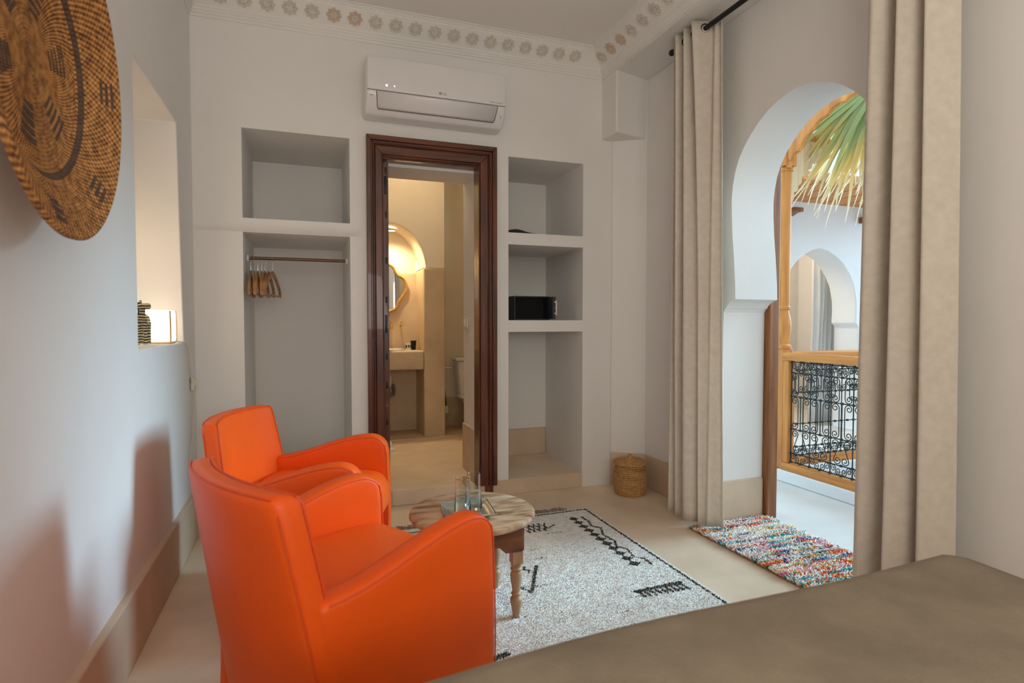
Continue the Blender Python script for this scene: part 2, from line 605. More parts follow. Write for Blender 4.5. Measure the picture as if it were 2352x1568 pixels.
def rosette_mesh(material, name):
    b = MB()
    for k in range(8):
        a = k * math.pi / 4
        ca, sa = math.cos(a), math.sin(a)
        pet = [(0.018, -0.0035), (0.024, -0.0095), (0.033, -0.011), (0.039, -0.007), (0.044, 0.0), (0.039, 0.007), (0.033, 0.011), (0.024, 0.0095), (0.018, 0.0035)]
        q = [(x * ca - y * sa, x * sa + y * ca) for x, y in pet]
        c = (0.031 * ca, 0.031 * sa)
        n = len(q)
        # a raised rim round a sunken petal
        lo = [(x, y, -0.001) for x, y in q]
        hi = [(x, y, 0.007) for x, y in q]
        inn = [(c[0] + (x - c[0]) * 0.68, c[1] + (y - c[1]) * 0.68, 0.007) for x, y in q]
        sk = [(c[0] + (x - c[0]) * 0.55, c[1] + (y - c[1]) * 0.55, 0.0012) for x, y in q]
        f = [tuple(range(3 * n, 4 * n))]
        for i in range(n):
            j = (i + 1) % n
            for s_ in range(3):
                f.append((s_ * n + i, s_ * n + j, s_ * n + n + j, s_ * n + n + i))
        b.add(lo + hi + inn + sk, f)
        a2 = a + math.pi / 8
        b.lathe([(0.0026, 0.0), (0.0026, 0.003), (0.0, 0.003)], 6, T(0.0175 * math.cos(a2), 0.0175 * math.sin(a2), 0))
    b.lathe([(0.011, 0.0), (0.011, 0.004), (0.008, 0.005), (0.0, 0.005)], 12)
    return b.mesh(name, material, 30)


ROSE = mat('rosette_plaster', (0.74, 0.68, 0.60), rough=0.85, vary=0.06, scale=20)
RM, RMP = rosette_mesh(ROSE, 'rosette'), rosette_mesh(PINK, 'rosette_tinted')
fd = Vector((0.087, 0.064)).normalized()        # frieze direction: out from the wall, up
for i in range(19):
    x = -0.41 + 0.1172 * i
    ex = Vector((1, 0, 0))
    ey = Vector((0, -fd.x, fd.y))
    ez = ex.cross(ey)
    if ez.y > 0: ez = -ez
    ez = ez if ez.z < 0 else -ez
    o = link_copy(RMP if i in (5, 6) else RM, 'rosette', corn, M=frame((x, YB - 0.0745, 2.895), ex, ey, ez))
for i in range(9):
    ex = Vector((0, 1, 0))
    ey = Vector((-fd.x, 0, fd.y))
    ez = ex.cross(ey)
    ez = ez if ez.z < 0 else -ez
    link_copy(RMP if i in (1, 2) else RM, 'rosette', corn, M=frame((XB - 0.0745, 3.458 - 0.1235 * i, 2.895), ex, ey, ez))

# ------------------------------------------------------------------ dark doorway to the bathroom
door = sroot('door_1', 'dark mahogany doorway to the bathroom')


def arch_piece(poly_fn, name):
    """one mitred length of moulded architrave: steps of the profile across its width"""
    steps = [(0.0, 0.030, 0.036), (0.030, 0.043, 0.024), (0.043, 0.052, 0.030), (0.052, 0.060, 0.018), (0.060, 0.108, 0.022), (0.108, 0.116, 0.012)]
    b = MB()
    for a0, a1, h in steps:
        b.plate(poly_fn(a0, a1), [], lambda u, v: (u, YB + 0.03, v), lambda u, v, h=h: (u, YB - h, v))
    return b.build(name, DWOOD, door, angle=20, bevel=0.003)


X0, X1, ZT, Z0 = 0.355, 1.171, 2.258, 0.078
KL = 0.86
arch_piece(lambda a, b: [(X0 + a * KL, Z0), (X0 + b * KL, Z0), (X0 + b * KL, ZT - b), (X0 + a * KL, ZT - a)], 'architrave_post')
arch_piece(lambda a, b: [(X1 - a, Z0), (X1 - a, ZT - a), (X1 - b, ZT - b), (X1 - b, Z0)], 'architrave_post')
DW2 = wood('dark_mahogany_head', (0.045, 0.012, 0.006), (0.17, 0.042, 0.016), scale=2.6, rough=0.33, coat=0.3, stretch=(1, 14, 14))
hd = arch_piece(lambda a, b: [(X0 + a * KL, ZT - a), (X1 - a, ZT - a), (X1 - b, ZT - b), (X0 + b * KL, ZT - b)], 'architrave_head')
hd.data.materials[0] = DW2
MB().box(1.0565, 1.068, YB + 0.02, 3.70, 0.09, 2.15).build('lining', DWOOD, door, bevel=0.002)
MB().box(0.435, 0.4545, YB + 0.02, 3.70, 0.09, 2.15).build('lining', DWOOD, door, bevel=0.002)
MB().box(0.44, 1.068, YB + 0.02, 3.70, 2.133, 2.15).build('lining', DWOOD, door, bevel=0.002)
MB().box(1.094, 1.150, YB - 0.012, YB + 0.02, 0.0, 0.080).build('post_foot', DWOOD, door, bevel=0.003)
leaf = MB().box(0.4565, 0.4925, 3.632, 4.30, 0.112, 2.118).build('door_leaf', DWOOD, door, bevel=0.002)
for z, hh in ((1.98, 0.055), (1.13, 0.055), (0.33, 0.055)):
    h_ = MB().rbox((0.4745, 3.6315, z), (0.0075, 0.003, hh), 0.002, (1, 1, 2)).build('hinge_plate', BLACKM, leaf)
for z in (2.07, 1.80, 1.52, 1.28, 0.93, 0.75, 0.52):
    MB().rbox((0.477, 3.6312, z), (0.0055, 0.003, 0.020), 0.0025, (1, 1, 2)).build('mortise_slot', BLACKM, leaf)

# arch doorway: wooden outer frame
d2 = sroot('door_2', 'brown wooden frame outside the arch')
MB().box(2.509, 2.580, 2.628, 2.76, 0.0, 2.36).build('frame_post', BWOOD, d2, bevel=0.006)
MB().box(2.509, 2.580, 1.58, 1.712, 0.0, 2.36).build('frame_post', BWOOD, d2, bevel=0.006)
MB().box(2.509, 2.580, 1.58, 2.76, 2.36, 2.46).build('frame_head', BWOOD, d2, bevel=0.006)

# ------------------------------------------------------------------ bathroom seen through the doorway
YF, YN = 5.12, 5.50
mb = MB()
# front wall with pointed-round arch niche over the basin; open knee space below
aw = [(0.40, 1.56)] + [(0.71 - 0.31 * math.cos(t), 1.56 + 0.44 * math.sin(t) ** 0.92) for t in [math.pi * i / 24 for i in range(1, 24)]] + [(1.005, 1.56)]
ring = [(0.30, 1.60), (0.30, 3.0), (1.19, 3.0), (1.19, 1.60), (0.993, 1.60), (0.993, 1.56)]
ow2 = [(0.30, 1.56), (0.30, 3.0), (1.19, 3.0), (1.19, 1.622), (0.993, 1.622)] + [(x, z) for x, z in reversed(aw[1:-1])] + [(0.40, 1.56)]
mb.plate(ow2, [], lambda a, b: (a, YF, b), lambda a, b: (a, YN, b))
struct(mb.build('wall_bathroom', BATHW, angle=30, bevel=0.006), 'cream bathroom wall with arched basin niche')
struct(MB().box(0.996, 1.19, YF - 0.008, 5.60, 0.10, 1.622).build('wall_partition', TADE, bevel=0.012), 'polished tan plaster partition beside the basin')
struct(MB().box(0.30, 1.0, YN, 5.60, 0.10, 1.60).build('wall_basin', TADE), 'polished tan plaster wall behind the basin')
struct(MB().box(0.30, 0.398, YF, 5.50, 0.10, 1.60).build('wall_basin_side', TADE), 'polished tan plaster at the far side of the basin')
struct(MB().box(0.30, 1.0, YN, 5.60, 1.60, 3.0).build('wall_niche', BATHW), 'cream wall of the basin niche')
mb = MB().box(1.19, 2.1, 5.60, 5.70, 0.05, 3.0).box(1.95, 2.1, 4.42, 5.65, 0.05, 3.0).box(1.23, 2.0, 4.42, 4.47, 0.05, 3.0)
mb.box(0.26, 0.32, 4.40, 5.65, 0.05, 3.0)
struct(mb.build('wall_toilet', BATHW), 'cream wall behind the toilet')
struct(MB().box(1.19, 1.96, 5.585, 5.605, 0.09, 0.40).build('baseboard_toilet', TADE), 'tan dado behind the toilet')
struct(MB().box(0.2, 2.1, 4.0, 5.7, 2.95, 3.1).build('ceiling_bathroom', BATHW), 'cream bathroom ceiling')
struct(MB().box(0.3, 2.0, 5.06, 5.62, 0, 0.118).build('floor_step', TADE, bevel=0.01), 'tan plaster step under the basin')
struct(MB().box(1.054, 1.066, 3.705, 4.003, 0.098, 0.425).build('baseboard_doorway', BASE, bevel=0.003), 'beige dado beside the bathroom doorway')

basin = thing('wash_basin', 'tan plaster wash basin counter in the bathroom niche', 'basin', (0.7, 5.3, 0.72))
MB().rbox((0.0, -0.01, 0.083), (0.2935, 0.19, 0.083), 0.015, (8, 4, 2)).build('counter', TADE, basin)
MB().lathe([(0.20, 0.0), (0.205, 0.012), (0.19, 0.016), (0.17, 0.008), (0.0, 0.004)], 28, T(-0.05, 0.0, 0.166)).build('bowl_rim', CERAM, basin)
MB().rbox((0.0, -0.185, 0.161), (0.292, 0.008, 0.008), 0.006, (6, 1, 1)).build('counter_edge', CERAM, basin)
pt = thing('drain_trap', 'white and grey drain trap under the basin', 'pipe', (0.715, 5.38, 0.45))
MB().lathe([(0.030, 0.10), (0.034, 0.13), (0.034, 0.19), (0.03, 0.20), (0.022, 0.205), (0.022, 0.27)], 16).build('trap_cup', CERAM, pt)
MB().tube([(0.0, 0, 0.10), (0.0, 0, 0.05), (0.02, 0, 0.015), (0.05, 0.02, 0.02), (0.06, 0.05, 0.06), (0.06, 0.11, 0.10)], 0.017, 10).build('trap_pipe', mat('grey_hose', (0.2, 0.2, 0.19), 0.4), pt)

# gilt mirror
mr = thing('gilt_mirror', 'gold framed wavy mirror over the basin', 'mirror', (0.70, 5.49, 1.455))
mprof = [(0.0, 0.235), (0.05, 0.222), (0.085, 0.195), (0.105, 0.150), (0.125, 0.122), (0.155, 0.112), (0.185, 0.088), (0.203, 0.045), (0.202, 0.0), (0.185, -0.045),
         (0.155, -0.085), (0.130, -0.125), (0.118, -0.165), (0.098, -0.192), (0.06, -0.205), (0.03, -0.222), (0.0, -0.228)]
loop = mprof + [(-x, z) for x, z in reversed(mprof[1:-1])]
MB().tube([(x, -0.012, z) for x, z in loop], 0.013, 8, closed=True).build('gilt_frame', GOLD, mr)
MB().plate(loop, [], lambda a, b: (a, -0.008, b), lambda a, b: (a, 0.006, b)).build('mirror_glass', MIRROR, mr)

tap = thing('gold_tap', 'gold wall spout beside the cross handle', 'tap', (0.755, 5.498, 1.12))
MB().tube([(0, 0, 0), (0, -0.06, 0.012), (0, -0.10, 0.0), (0, -0.11, -0.04)], 0.011, 10).lathe([(0.02, 0), (0.02, 0.01), (0.0, 0.01)], 14, Matrix.Rotation(R(90), 4, 'X')).build('spout', GOLD, tap)
hn = thing('tap_handle', 'small gold cross tap handle on niche wall', 'tap', (0.85, 5.498, 1.12))
MB().tube([(0, 0, 0), (0, -0.05, 0)], 0.008, 8).build('stem', GOLD, hn)
MB().tube([(-0.028, -0.05, 0), (0.028, -0.05, 0)], 0.006, 8).tube([(0, -0.05, -0.028), (0, -0.05, 0.028)], 0.006, 8).build('cross', GOLD, hn)
c1 = thing('toothbrush_cup', 'small black and white patterned cup on basin counter', 'cup', (0.895, 5.33, 0.886))
MB().lathe([(0.0, 0.0), (0.020, 0.0), (0.022, 0.05), (0.0235, 0.062), (0.020, 0.062), (0.019, 0.006), (0.0, 0.006)], 18).build('cup_body', CERAM, c1)
for k in range(6):
    a = k * math.pi / 3
    MB().rbox((0, 0, 0), (0.007, 0.0012, 0.012), 0.001, (1, 1, 1), M=Matrix.Rotation(a, 4, 'Z') @ T(0, -0.0218, 0.034)).build('pattern_mark', BLACKM, c1)
c2 = thing('black_cup', 'black tapered cup on basin counter', 'cup', (0.945, 5.35, 0.886))
MB().lathe([(0.0, 0.0), (0.019, 0.0), (0.026, 0.076), (0.028, 0.080), (0.028, 0.085), (0.024, 0.085), (0.017, 0.006), (0.0, 0.006)], 18).build('cup_body', BLACKM, c2)

tl = thing('toilet', 'white ceramic toilet with cistern beyond the partition', 'toilet', (1.56, 5.45, 0.118))
MB().rbox((0, 0.045, 0.46), (0.185, 0.085, 0.195), 0.035, (4, 4, 4), fn=lambda x, y, z: (x * (0.86 + 0.3 * (z - 0.25)), y, z)).build('cistern', CERAM, tl)
MB().rbox((0, 0.04, 0.665), (0.20, 0.095, 0.016), 0.012, (4, 4, 1)).build('cistern_lid', CERAM, tl)
MB().lathe([(0.10, 0.0), (0.11, 0.02), (0.085, 0.12), (0.13, 0.24), (0.17, 0.27), (0.175, 0.29), (0.0, 0.295)], 24, T(0, -0.18, 0)).build('bowl', CERAM, tl)
MB().rbox((0, -0.18, 0.305), (0.18, 0.21, 0.012), 0.01, (4, 4, 1)).build('seat_lid', CERAM, tl)
tag(MB().tube([(1.22, 5.585, 0.695), (1.28, 5.575, 0.695), (1.375, 5.56, 0.693)], 0.008, 8).tube([(1.215, 5.60, 0.695), (1.215, 5.575, 0.695)], 0.016, 10)
    .build('supply_pipe', CHROME), 'thin chrome water pipe beside the cistern', 'pipe')
br = thing('toilet_brush', 'dark toilet brush holder on the wall by the partition', 'toilet brush', (1.285, 5.52, 0.118))
MB().lathe([(0.0, 0.14), (0.03, 0.14), (0.032, 0.16), (0.030, 0.21), (0.0, 0.21)], 14).build('holder', CERAM, br)
MB().tube([(0, 0, 0.20), (-0.006, 0, 0.30), (-0.012, 0, 0.36)], 0.011, 8).build('handle', BLACKM, br)
MB().box(-0.01, 0.01, -0.01, 0.07, 0.16, 0.18).build('wall_bracket', CHROME, br)
sw = thing('light_switch', 'cream rocker light switch on the doorway reveal', 'switch', (1.064, 3.921, 1.137))
MB().rbox((-0.004, 0, 0), (0.007, 0.042, 0.042), 0.004, (1, 2, 2)).build('switch_plate', CORDM, sw)
MB().rbox((-0.012, 0, 0), (0.004, 0.020, 0.030), 0.002, (1, 2, 2)).build('rocker', WHITEP, sw)
sl = thing('slipper', 'white slipper on the bathroom floor behind the door leaf', 'slipper', (0.635, 4.82, 0.098))
MB().rbox((0, 0, 0.008), (0.045, 0.12, 0.008), 0.006, (2, 6, 1)).build('sole', WHITEP, sl)
MB().rbox((0, 0.04, 0.03), (0.04, 0.06, 0.02), 0.015, (3, 4, 2)).build('upper', WHITEP, sl)
dl = thing('downlight', 'small round recessed light at the top of the basin niche', 'lamp', (0.742, 5.30, 1.962))
MB().lathe([(0.035, 0.0), (0.042, 0.0), (0.042, 0.014), (0.035, 0.014), (0.035, 0.0)], 20).build('trim_ring', CHROME, dl)
MB().lathe([(0.0, 0.004), (0.034, 0.004), (0.034, 0.012), (0.0, 0.012)], 20).build('lens', emit_mat('lamp_lens', (1.0, 0.86, 0.66), 6), dl)
l = light('downlight_beam', 'SPOT', (0.742, 5.28, 1.945), (0, 0, 0), 24, (1.0, 0.77, 0.46), spot_size=R(150), spot_blend=0.8, shadow_soft_size=0.03)
l.parent = dl
l.location = (0, -0.02, -0.015)
l = light('bathroom_fill_light', 'POINT', (0.85, 4.62, 2.65), (0, 0, 0), 6.5, (1.0, 0.82, 0.58), shadow_soft_size=0.10)  # added fill light for the bathroom, out of view
bl = thing('added_ceiling_fixture', 'added round glass ceiling lamp, unseen, for the bathroom fill light', 'lamp', (0.85, 4.62, 2.95))  # unseen fixture, added to go with the bathroom fill
MB().lathe([(0.0, -0.10), (0.06, -0.09), (0.10, -0.055), (0.11, -0.012), (0.0, -0.012)], 24).build('lamp_shade', emit_mat('opal_glass', (1.0, 0.82, 0.6), 2.0), bl)
MB().lathe([(0.12, -0.014), (0.12, 0.0), (0.0, 0.0)], 24).build('lamp_base', CHROME, bl)

# ------------------------------------------------------------------ air conditioner
ac = thing('air_conditioner', 'white wall air conditioner above the dark doorway', 'air conditioner', (0.76, YB, 2.342))


def acfn(x, y, z):
    # front swells a little, underside tucks back towards the wall
    t = max(0.0, (0.11 - z) / 0.11)
    if y < -0.02:
        y = y * (1 - 0.42 * t ** 1.6)
    return (x, y, z)


MB().rbox((0, -0.095, 0.155), (0.4185, 0.095, 0.155), 0.016, (10, 6, 14), fn=acfn).build('casing', WHITEP, ac)
MB().rbox((0, -0.1905, 0.213), (0.413, 0.006, 0.094), 0.005, (6, 1, 4)).build('front_panel', WHITEP, ac)
MB().box(-0.412, 0.412, -0.191, -0.184, 0.1155, 0.1185).build('panel_gap', GREYL, ac)


def flapy(z):
    t = max(0.0, (0.11 - z) / 0.11)
    return -0.19 * (1 - 0.42 * t ** 1.6)


zs_ = [0.113 - 0.083 * i / 10 for i in range(11)]
vs, fs = [], []
for z in zs_:
    w = 0.360 - 0.010 * (0.113 - z) / 0.083
    vs += [(-w, flapy(z) - 0.0035, z), (w, flapy(z) - 0.0035, z)]
for i in range(10):
    fs.append((2 * i, 2 * i + 1, 2 * i + 3, 2 * i + 2))
fl = MB().add(vs, fs).build('air_flap', WHITEP, ac)
md = fl.modifiers.new('thick', 'SOLIDIFY')
md.thickness = 0.003
zz = zs_[-1]
MB().tube([(-0.3625, flapy(0.113) - 0.002, 0.113)] + [(-0.3625 + 0.010 * (0.113 - z) / 0.083, flapy(z) - 0.002, z) for z in zs_[1:-1]] +
          [(-0.349, flapy(zz) - 0.003, zz - 0.002), (0.349, flapy(zz) - 0.003, zz - 0.002)] +
          [(0.3625 - 0.010 * (0.113 - z) / 0.083, flapy(z) - 0.002, z) for z in reversed(zs_[1:-1])] + [(0.3625, flapy(0.113) - 0.002, 0.113)],
          0.0021, 6).build('flap_gap', GREYL, ac)


def text(s, size, name, material, parent, M, extrude=0.0004):
    cu = bpy.data.curves.new(name, 'FONT')
    cu.body = s
    cu.size = size
    cu.extrude = extrude
    cu.align_x = 'CENTER'
    cu.align_y = 'CENTER'
    tmp = bpy.data.objects.new(name, cu)
    COL.objects.link(tmp)
    bpy.context.view_layer.update()
    me = bpy.data.meshes.new_from_object(tmp.evaluated_get(bpy.context.evaluated_depsgraph_get()))
    bpy.data.objects.remove(tmp)
    me.materials.clear()
    me.materials.append(material)
    o = bpy.data.objects.new(name, me)
    COL.objects.link(o)
    o.parent = parent
    o.matrix_local = M
    return o


FACE = lambda x, y, z: frame((x, y, z), (1, 0, 0), (0, 0, 1), (0, -1, 0))
text('LG', 0.022, 'logo_letters', LOGO, ac, FACE(0.030, -0.1970, 0.142))
b = MB().lathe([(0.0, 0.0), (0.0082, 0.0), (0.0082, 0.0006), (0.0, 0.0006)], 20)
lg = b.build('logo_disc', LOGO, ac)
lg.matrix_local = FACE(0.006, -0.1967, 0.1425)
b = MB().box(-0.0006, 0.0006, -0.004, 0.004, 0, 0.0009).box(0.0, 0.004, -0.0046, -0.0034, 0, 0.0009)
o = b.build('logo_mark', WHITEP, ac)
o.matrix_local = FACE(0.006, -0.1969, 0.1425)
text('DUAL Inverter', 0.013, 'print_letters', LOGO, ac, FACE(0.352, -0.1970, 0.132))
for dx in (-0.305, -0.262):  # two small glowing white dots on the front panel
    o = MB().lathe([(0.0, 0.0), (0.006 if dx < -0.3 else 0.0035, 0.0), (0.005 if dx < -0.3 else 0.003, 0.0008), (0.0, 0.0008)], 12).build('white_dot', emit_mat('glowing_white', (1, 1, 1), 2.0), ac)
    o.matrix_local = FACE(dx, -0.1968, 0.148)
LT = mat('pale_print', (0.48, 0.42, 0.37), 0.6)
for dx in (-0.397, -0.389, -0.381):
    MB().box(dx - 0.0025, dx + 0.0025, -0.188, -0.1865, 0.085, 0.092).build('printed_icon', LT, ac)
MB().box(0.384, 0.392, -0.174, -0.172, 0.060, 0.063).box(0.384, 0.392, -0.172, -0.170, 0.052, 0.055).build('printed_icon', LT, ac)

# ------------------------------------------------------------------ left niche: clothes rail and hangers
rail = thing('clothes_rail', 'brown clothes rail across the left wall niche', 'rail', (-0.322, 3.76, 1.52))
MB().tube([(0.004, 0, 0.0), (0.30, 0, 0.001), (0.578, 0, 0.0)], 0.0095, 12).build('tube', mat('rail_brown', (0.16, 0.09, 0.05), 0.35, metal=0.5), rail)
for x in (0.003, 0.565):
    MB().lathe([(0.0, 0), (0.022, 0.0), (0.022, 0.006), (0.014, 0.014), (0.0, 0.014)], 16, T(x if x < 0.1 else x + 0.014, 0, 0) @ Matrix.Rotation(R(90 if x < 0.1 else -90), 4, 'Y')).build('end_bracket', WHITEP, rail)


def make_hanger():
    root = thing('clothes_hanger', '', 'hanger')
    hook = [(0, 0.0, -0.085)] + [(0, 0.0, -0.03)]
    hook += [(0, 0.013 * math.sin(t) + 0.0, 0.0 - 0.013 * math.cos(t) - 0.0) for t in [math.pi * 0.1 + math.pi * 1.35 * i / 12 for i in range(13)]]
    MB().tube(hook, 0.0021, 6).build('hook', CHROME, root)
    for s in (-1, 1):
        pts = [(0, 0.0, -0.085), (0, s * 0.05, -0.098), (0, s * 0.12, -0.130), (0, s * 0.19, -0.175), (0, s * 0.215, -0.21)]
        b = MB()
        n = len(pts)
        vs = []
        for i, q in enumerate(pts):
            w, h = 0.0052 + 0.0022 * i / (n - 1), 0.016 - 0.002 * i / (n - 1)
            vs += [(-w, q[1], q[2] - h), (w, q[1], q[2] - h), (w, q[1], q[2] + h), (-w, q[1], q[2] + h)]
        fs = [(0, 1, 2, 3), tuple(4 * (n - 1) + k for k in (3, 2, 1, 0))]
        for i in range(n - 1):
            for k in range(4):
                fs.append((4 * i + k, 4 * i + (k + 1) % 4, 4 * i + 4 + (k + 1) % 4, 4 * i + 4 + k))
        b.add(vs, fs).build('shoulder_arm', HANGW, root, bevel=0.004)
    MB().tube([(0, -0.20, -0.215), (0, 0.20, -0.215)], 0.0055, 8).build('trouser_bar', HANGW, root)
    return root


h0 = make_hanger()
hx = [(-0.298, 2), (-0.279, 4), (-0.260, 1), (-0.240, 3), (-0.221, -2), (-0.200, -5), (-0.178, -9)]
hl = ['wooden hanger nearest the side of the left niche', 'second wooden hanger from the side of the left niche', 'third wooden hanger from the side of the left niche',
      'middle wooden hanger of the seven on the rail', 'third wooden hanger from the free end of the bunch', 'second wooden hanger from the free end of the bunch',
      'wooden hanger at the free end of the bunch, furthest along the rail']
for i, (x, a) in enumerate(hx):
    o = h0 if i == 0 else copy_tree(h0)
    o.location = (x, 3.76, 1.5165)
    o.rotation_euler = (0, 0, R(a))
    tag(o, hl[i], 'hanger', 'wooden hangers on the rail')

# ------------------------------------------------------------------ right niche: safe and dark item
SAFEG = mat('safe_grey', (0.030, 0.033, 0.036), 0.45)
sf = thing('safe', 'small black open safe on the niche shelf', 'safe', (1.47, 3.70, 1.155))
MB().cells([-0.130, -0.121, 0.121, 0.130], [0.0, 0.012, 0.19, 0.20], [0, 0.009, 0.156, 0.165],
           lambda x, y, z: not (abs(x) < 0.121 and y < 0.19 and 0.009 < z < 0.156)).build('body', SAFEG, sf, bevel=0.002)
MB().box(-0.121, 0.105, 0.05, 0.054, 0.009, 0.156).build('lining_panel', mat('safe_black', (0.004, 0.004, 0.004), 0.9), sf)
dr = MB().rbox((0.124, -0.048, 0.083), (0.011, 0.047, 0.076), 0.003, (1, 2, 2)).build('safe_door', SAFEG, sf)
MB().rbox((0.141, -0.050, 0.083), (0.006, 0.040, 0.050), 0.003, (1, 2, 2)).build('keypad', WHITEP, dr)
for z in (0.045, 0.083, 0.122):
    MB().lathe([(0.0, 0.0), (0.007 if z != 0.083 else 0.004, 0.0), (0.006 if z != 0.083 else 0.003, 0.014), (0.0, 0.014)], 12, T(0.124, -0.094, z) @ Matrix.Rotation(R(90), 4, 'X')).build('lock_bolt', CHROME, sf)
MB().rbox((0, 0, 0.012), (0.12, 0.10, 0.012), 0.010, (10, 8, 1),
          fn=lambda x, y, z: (x, y, z * (1 - 0.6 * max(0, x / 0.12)) + 0.012 * (z > 0.005) * math.exp(-((x + 0.04) / 0.05) ** 2))).build('folded_cloth', mat('dark_cloth', (0.035, 0.028, 0.025), 0.9, bump=0.4, bscale=80))
o = bpy.data.objects['folded_cloth']
o.location = (1.385, 3.76, 1.729)
tag(o, 'flat dark folded cloth on the top niche shelf', 'cloth')

# ------------------------------------------------------------------ left wall: woven tray, niche lamp, cord
tr = thing('woven_tray', 'large round woven brown tray hanging on left wall', 'wall basket', (XL, 1.41, 1.66))
prof_t = []


def tray_x(r):
    if r < 0.212:
        return 0.066 + 0.008 * (r / 0.212) ** 2
    if r < 0.236:
        return 0.074 + 0.016 * (r - 0.212) / 0.024
    return 0.090 + 0.042 * (r - 0.236) / 0.112


r_ = 0.0
while r_ < 0.348:
    k = (r_ / 0.0085) % 1.0
    prof_t.append((r_, tray_x(r_) + 0.0022 * math.sin(math.pi * k) - 0.0011))
    r_ += 0.0017
prof_t += [(0.352, tray_x(0.348) - 0.003), (0.350, tray_x(0.348) - 0.012)]
prof_t += [(r, tray_x(r) - 0.012) for r in (0.33, 0.30, 0.27, 0.24, 0.20, 0.10, 0.0)]
m, nt, p = new_mat('woven_coils')
N, L = nt.nodes, nt.links
tc = N.new('ShaderNodeTexCoord')
sx = N.new('ShaderNodeSeparateXYZ')
L.new(tc.outputs['Object'], sx.inputs[0])


def mth(op, a, b=None):
    n = N.new('ShaderNodeMath')
    n.operation = op
    for i, q in enumerate((a, b)):
        if q is None: continue
        if isinstance(q, (int, float)): n.inputs[i].default_value = q
        else: L.new(q, n.inputs[i])
    return n.outputs[0]


yy, zz_ = sx.outputs['Y'], sx.outputs['Z']
rad = mth('SQRT', mth('ADD', mth('MULTIPLY', yy, yy), mth('MULTIPLY', zz_, zz_)))
ang = mth('ARCTAN2', zz_, yy)
coil = mth('FLOOR', mth('DIVIDE', rad, 0.0085))
st = mth('SINE', mth('ADD', mth('MULTIPLY', ang, 130.0), mth('MULTIPLY', coil, 2.2)))
nz = N.new('ShaderNodeTexNoise')
nz.inputs['Scale'].default_value = 55
nz.inputs['Detail'].default_value = 5
L.new(tc.outputs['Object'], nz.inputs['Vector'])
fac = mth('ADD', mth('MULTIPLY', st, 0.22), mth('MULTIPLY', nz.outputs['Fac'], 1.1))
fac = mth('SUBTRACT', fac, 0.05)
rp = N.new('ShaderNodeValToRGB')
rp.color_ramp.elements[0].position = 0.2
rp.color_ramp.elements[0].color = (0.08, 0.028, 0.010, 1)
rp.color_ramp.elements[1].position = 0.8
rp.color_ramp.elements[1].color = (0.68, 0.33, 0.09, 1)
e = rp.color_ramp.elements.new(0.5)
e.color = (0.38, 0.15, 0.036, 1)
L.new(fac, rp.inputs[0])
# dark patches: five blocks on the inner disc, five small ones on the flange, and the ring
def band(lo, hi):
    return mth('MULTIPLY', mth('GREATER_THAN', rad, lo), mth('LESS_THAN', rad, hi))


s5 = mth('SINE', mth('ADD', mth('MULTIPLY', ang, 6.0), -0.52))
blk = mth('MULTIPLY', band(0.092, 0.176), mth('GREATER_THAN', s5, 0.30))
s7 = mth('SINE', mth('ADD', mth('MULTIPLY', ang, 7.0), 0.6))
blk2 = mth('MULTIPLY', band(0.272, 0.325), mth('GREATER_THAN', s7, 0.80))
strp = mth('GREATER_THAN', mth('FRACT', mth('DIVIDE', rad, 0.017)), 0.30)
dark = mth('ADD', mth('MULTIPLY', mth('ADD', blk, blk2), strp), band(0.217, 0.231))
dark = mth('MULTIPLY', mth('MINIMUM', dark, 1.0), 0.86)
mx = N.new('ShaderNodeMix')
mx.data_type = 'RGBA'
L.new(dark, mx.inputs[0])
L.new(rp.outputs[0], mx.inputs[6])
mx.inputs[7].default_value = (0.055, 0.035, 0.028, 1)
L.new(mx.outputs[2], p.inputs['Base Color'])
p.inputs['Roughness'].default_value = 0.7
bp = N.new('ShaderNodeBump')
bp.inputs['Strength'].default_value = 0.6
bp.inputs['Distance'].default_value = 0.004
L.new(fac, bp.inputs['Height'])
L.new(bp.outputs[0], p.inputs['Normal'])
WOVEN = m
# lathe axis z -> world +x
MB().lathe(prof_t, 96, frame((0, 0, 0), (0, 1, 0), (0, 0, 1), (1, 0, 0))).build('coiled_disc', WOVEN, tr, angle=60)
MB().tube([(0.066, 0, 0.02), (0.02, 0, 0.06), (0.004, 0, 0.09)], 0.004, 6).build('hanging_loop', STRAW, tr)

lamp = thing('niche_lamp', 'glowing white paper box lamp in left wall niche', 'lamp', (-0.665, 3.10, 1.041))
m, nt, p = new_mat('glowing_paper')
p.inputs['Base Color'].default_value = (0.9, 0.86, 0.78, 1)
p.inputs['Emission Color'].default_value = (1.0, 0.86, 0.66, 1)
p.inputs['Emission Strength'].default_value = 1.6
PAPER = m
MB().rbox((0.0, 0.0, 0.082), (0.085, 0.065, 0.074), 0.016, (6, 6, 6)).build('paper_shade', PAPER, lamp)
EDGE = mat('paper_edge', (0.62, 0.44, 0.25), 0.8)
b = MB()
for s in (-1, 1):
    for t in (-1, 1):
        MB().tube([(s * 0.083, t * 0.063, 0.006), (s * 0.084, t * 0.064, 0.082), (s * 0.082, t * 0.062, 0.152)], 0.0035, 6).build('frame_post', EDGE, lamp)

MB().box(-0.08, 0.08, -0.06, 0.06, 0.0, 0.009).build('lamp_base', EDGE, lamp, bevel=0.002)
l = light('niche_lamp_bulb', 'POINT', (0, 0, 0), (0, 0, 0), 1.3, (1.0, 0.74, 0.48), shadow_soft_size=0.05)
l.parent = lamp
l.location = (-0.07, -0.20, 0.42)

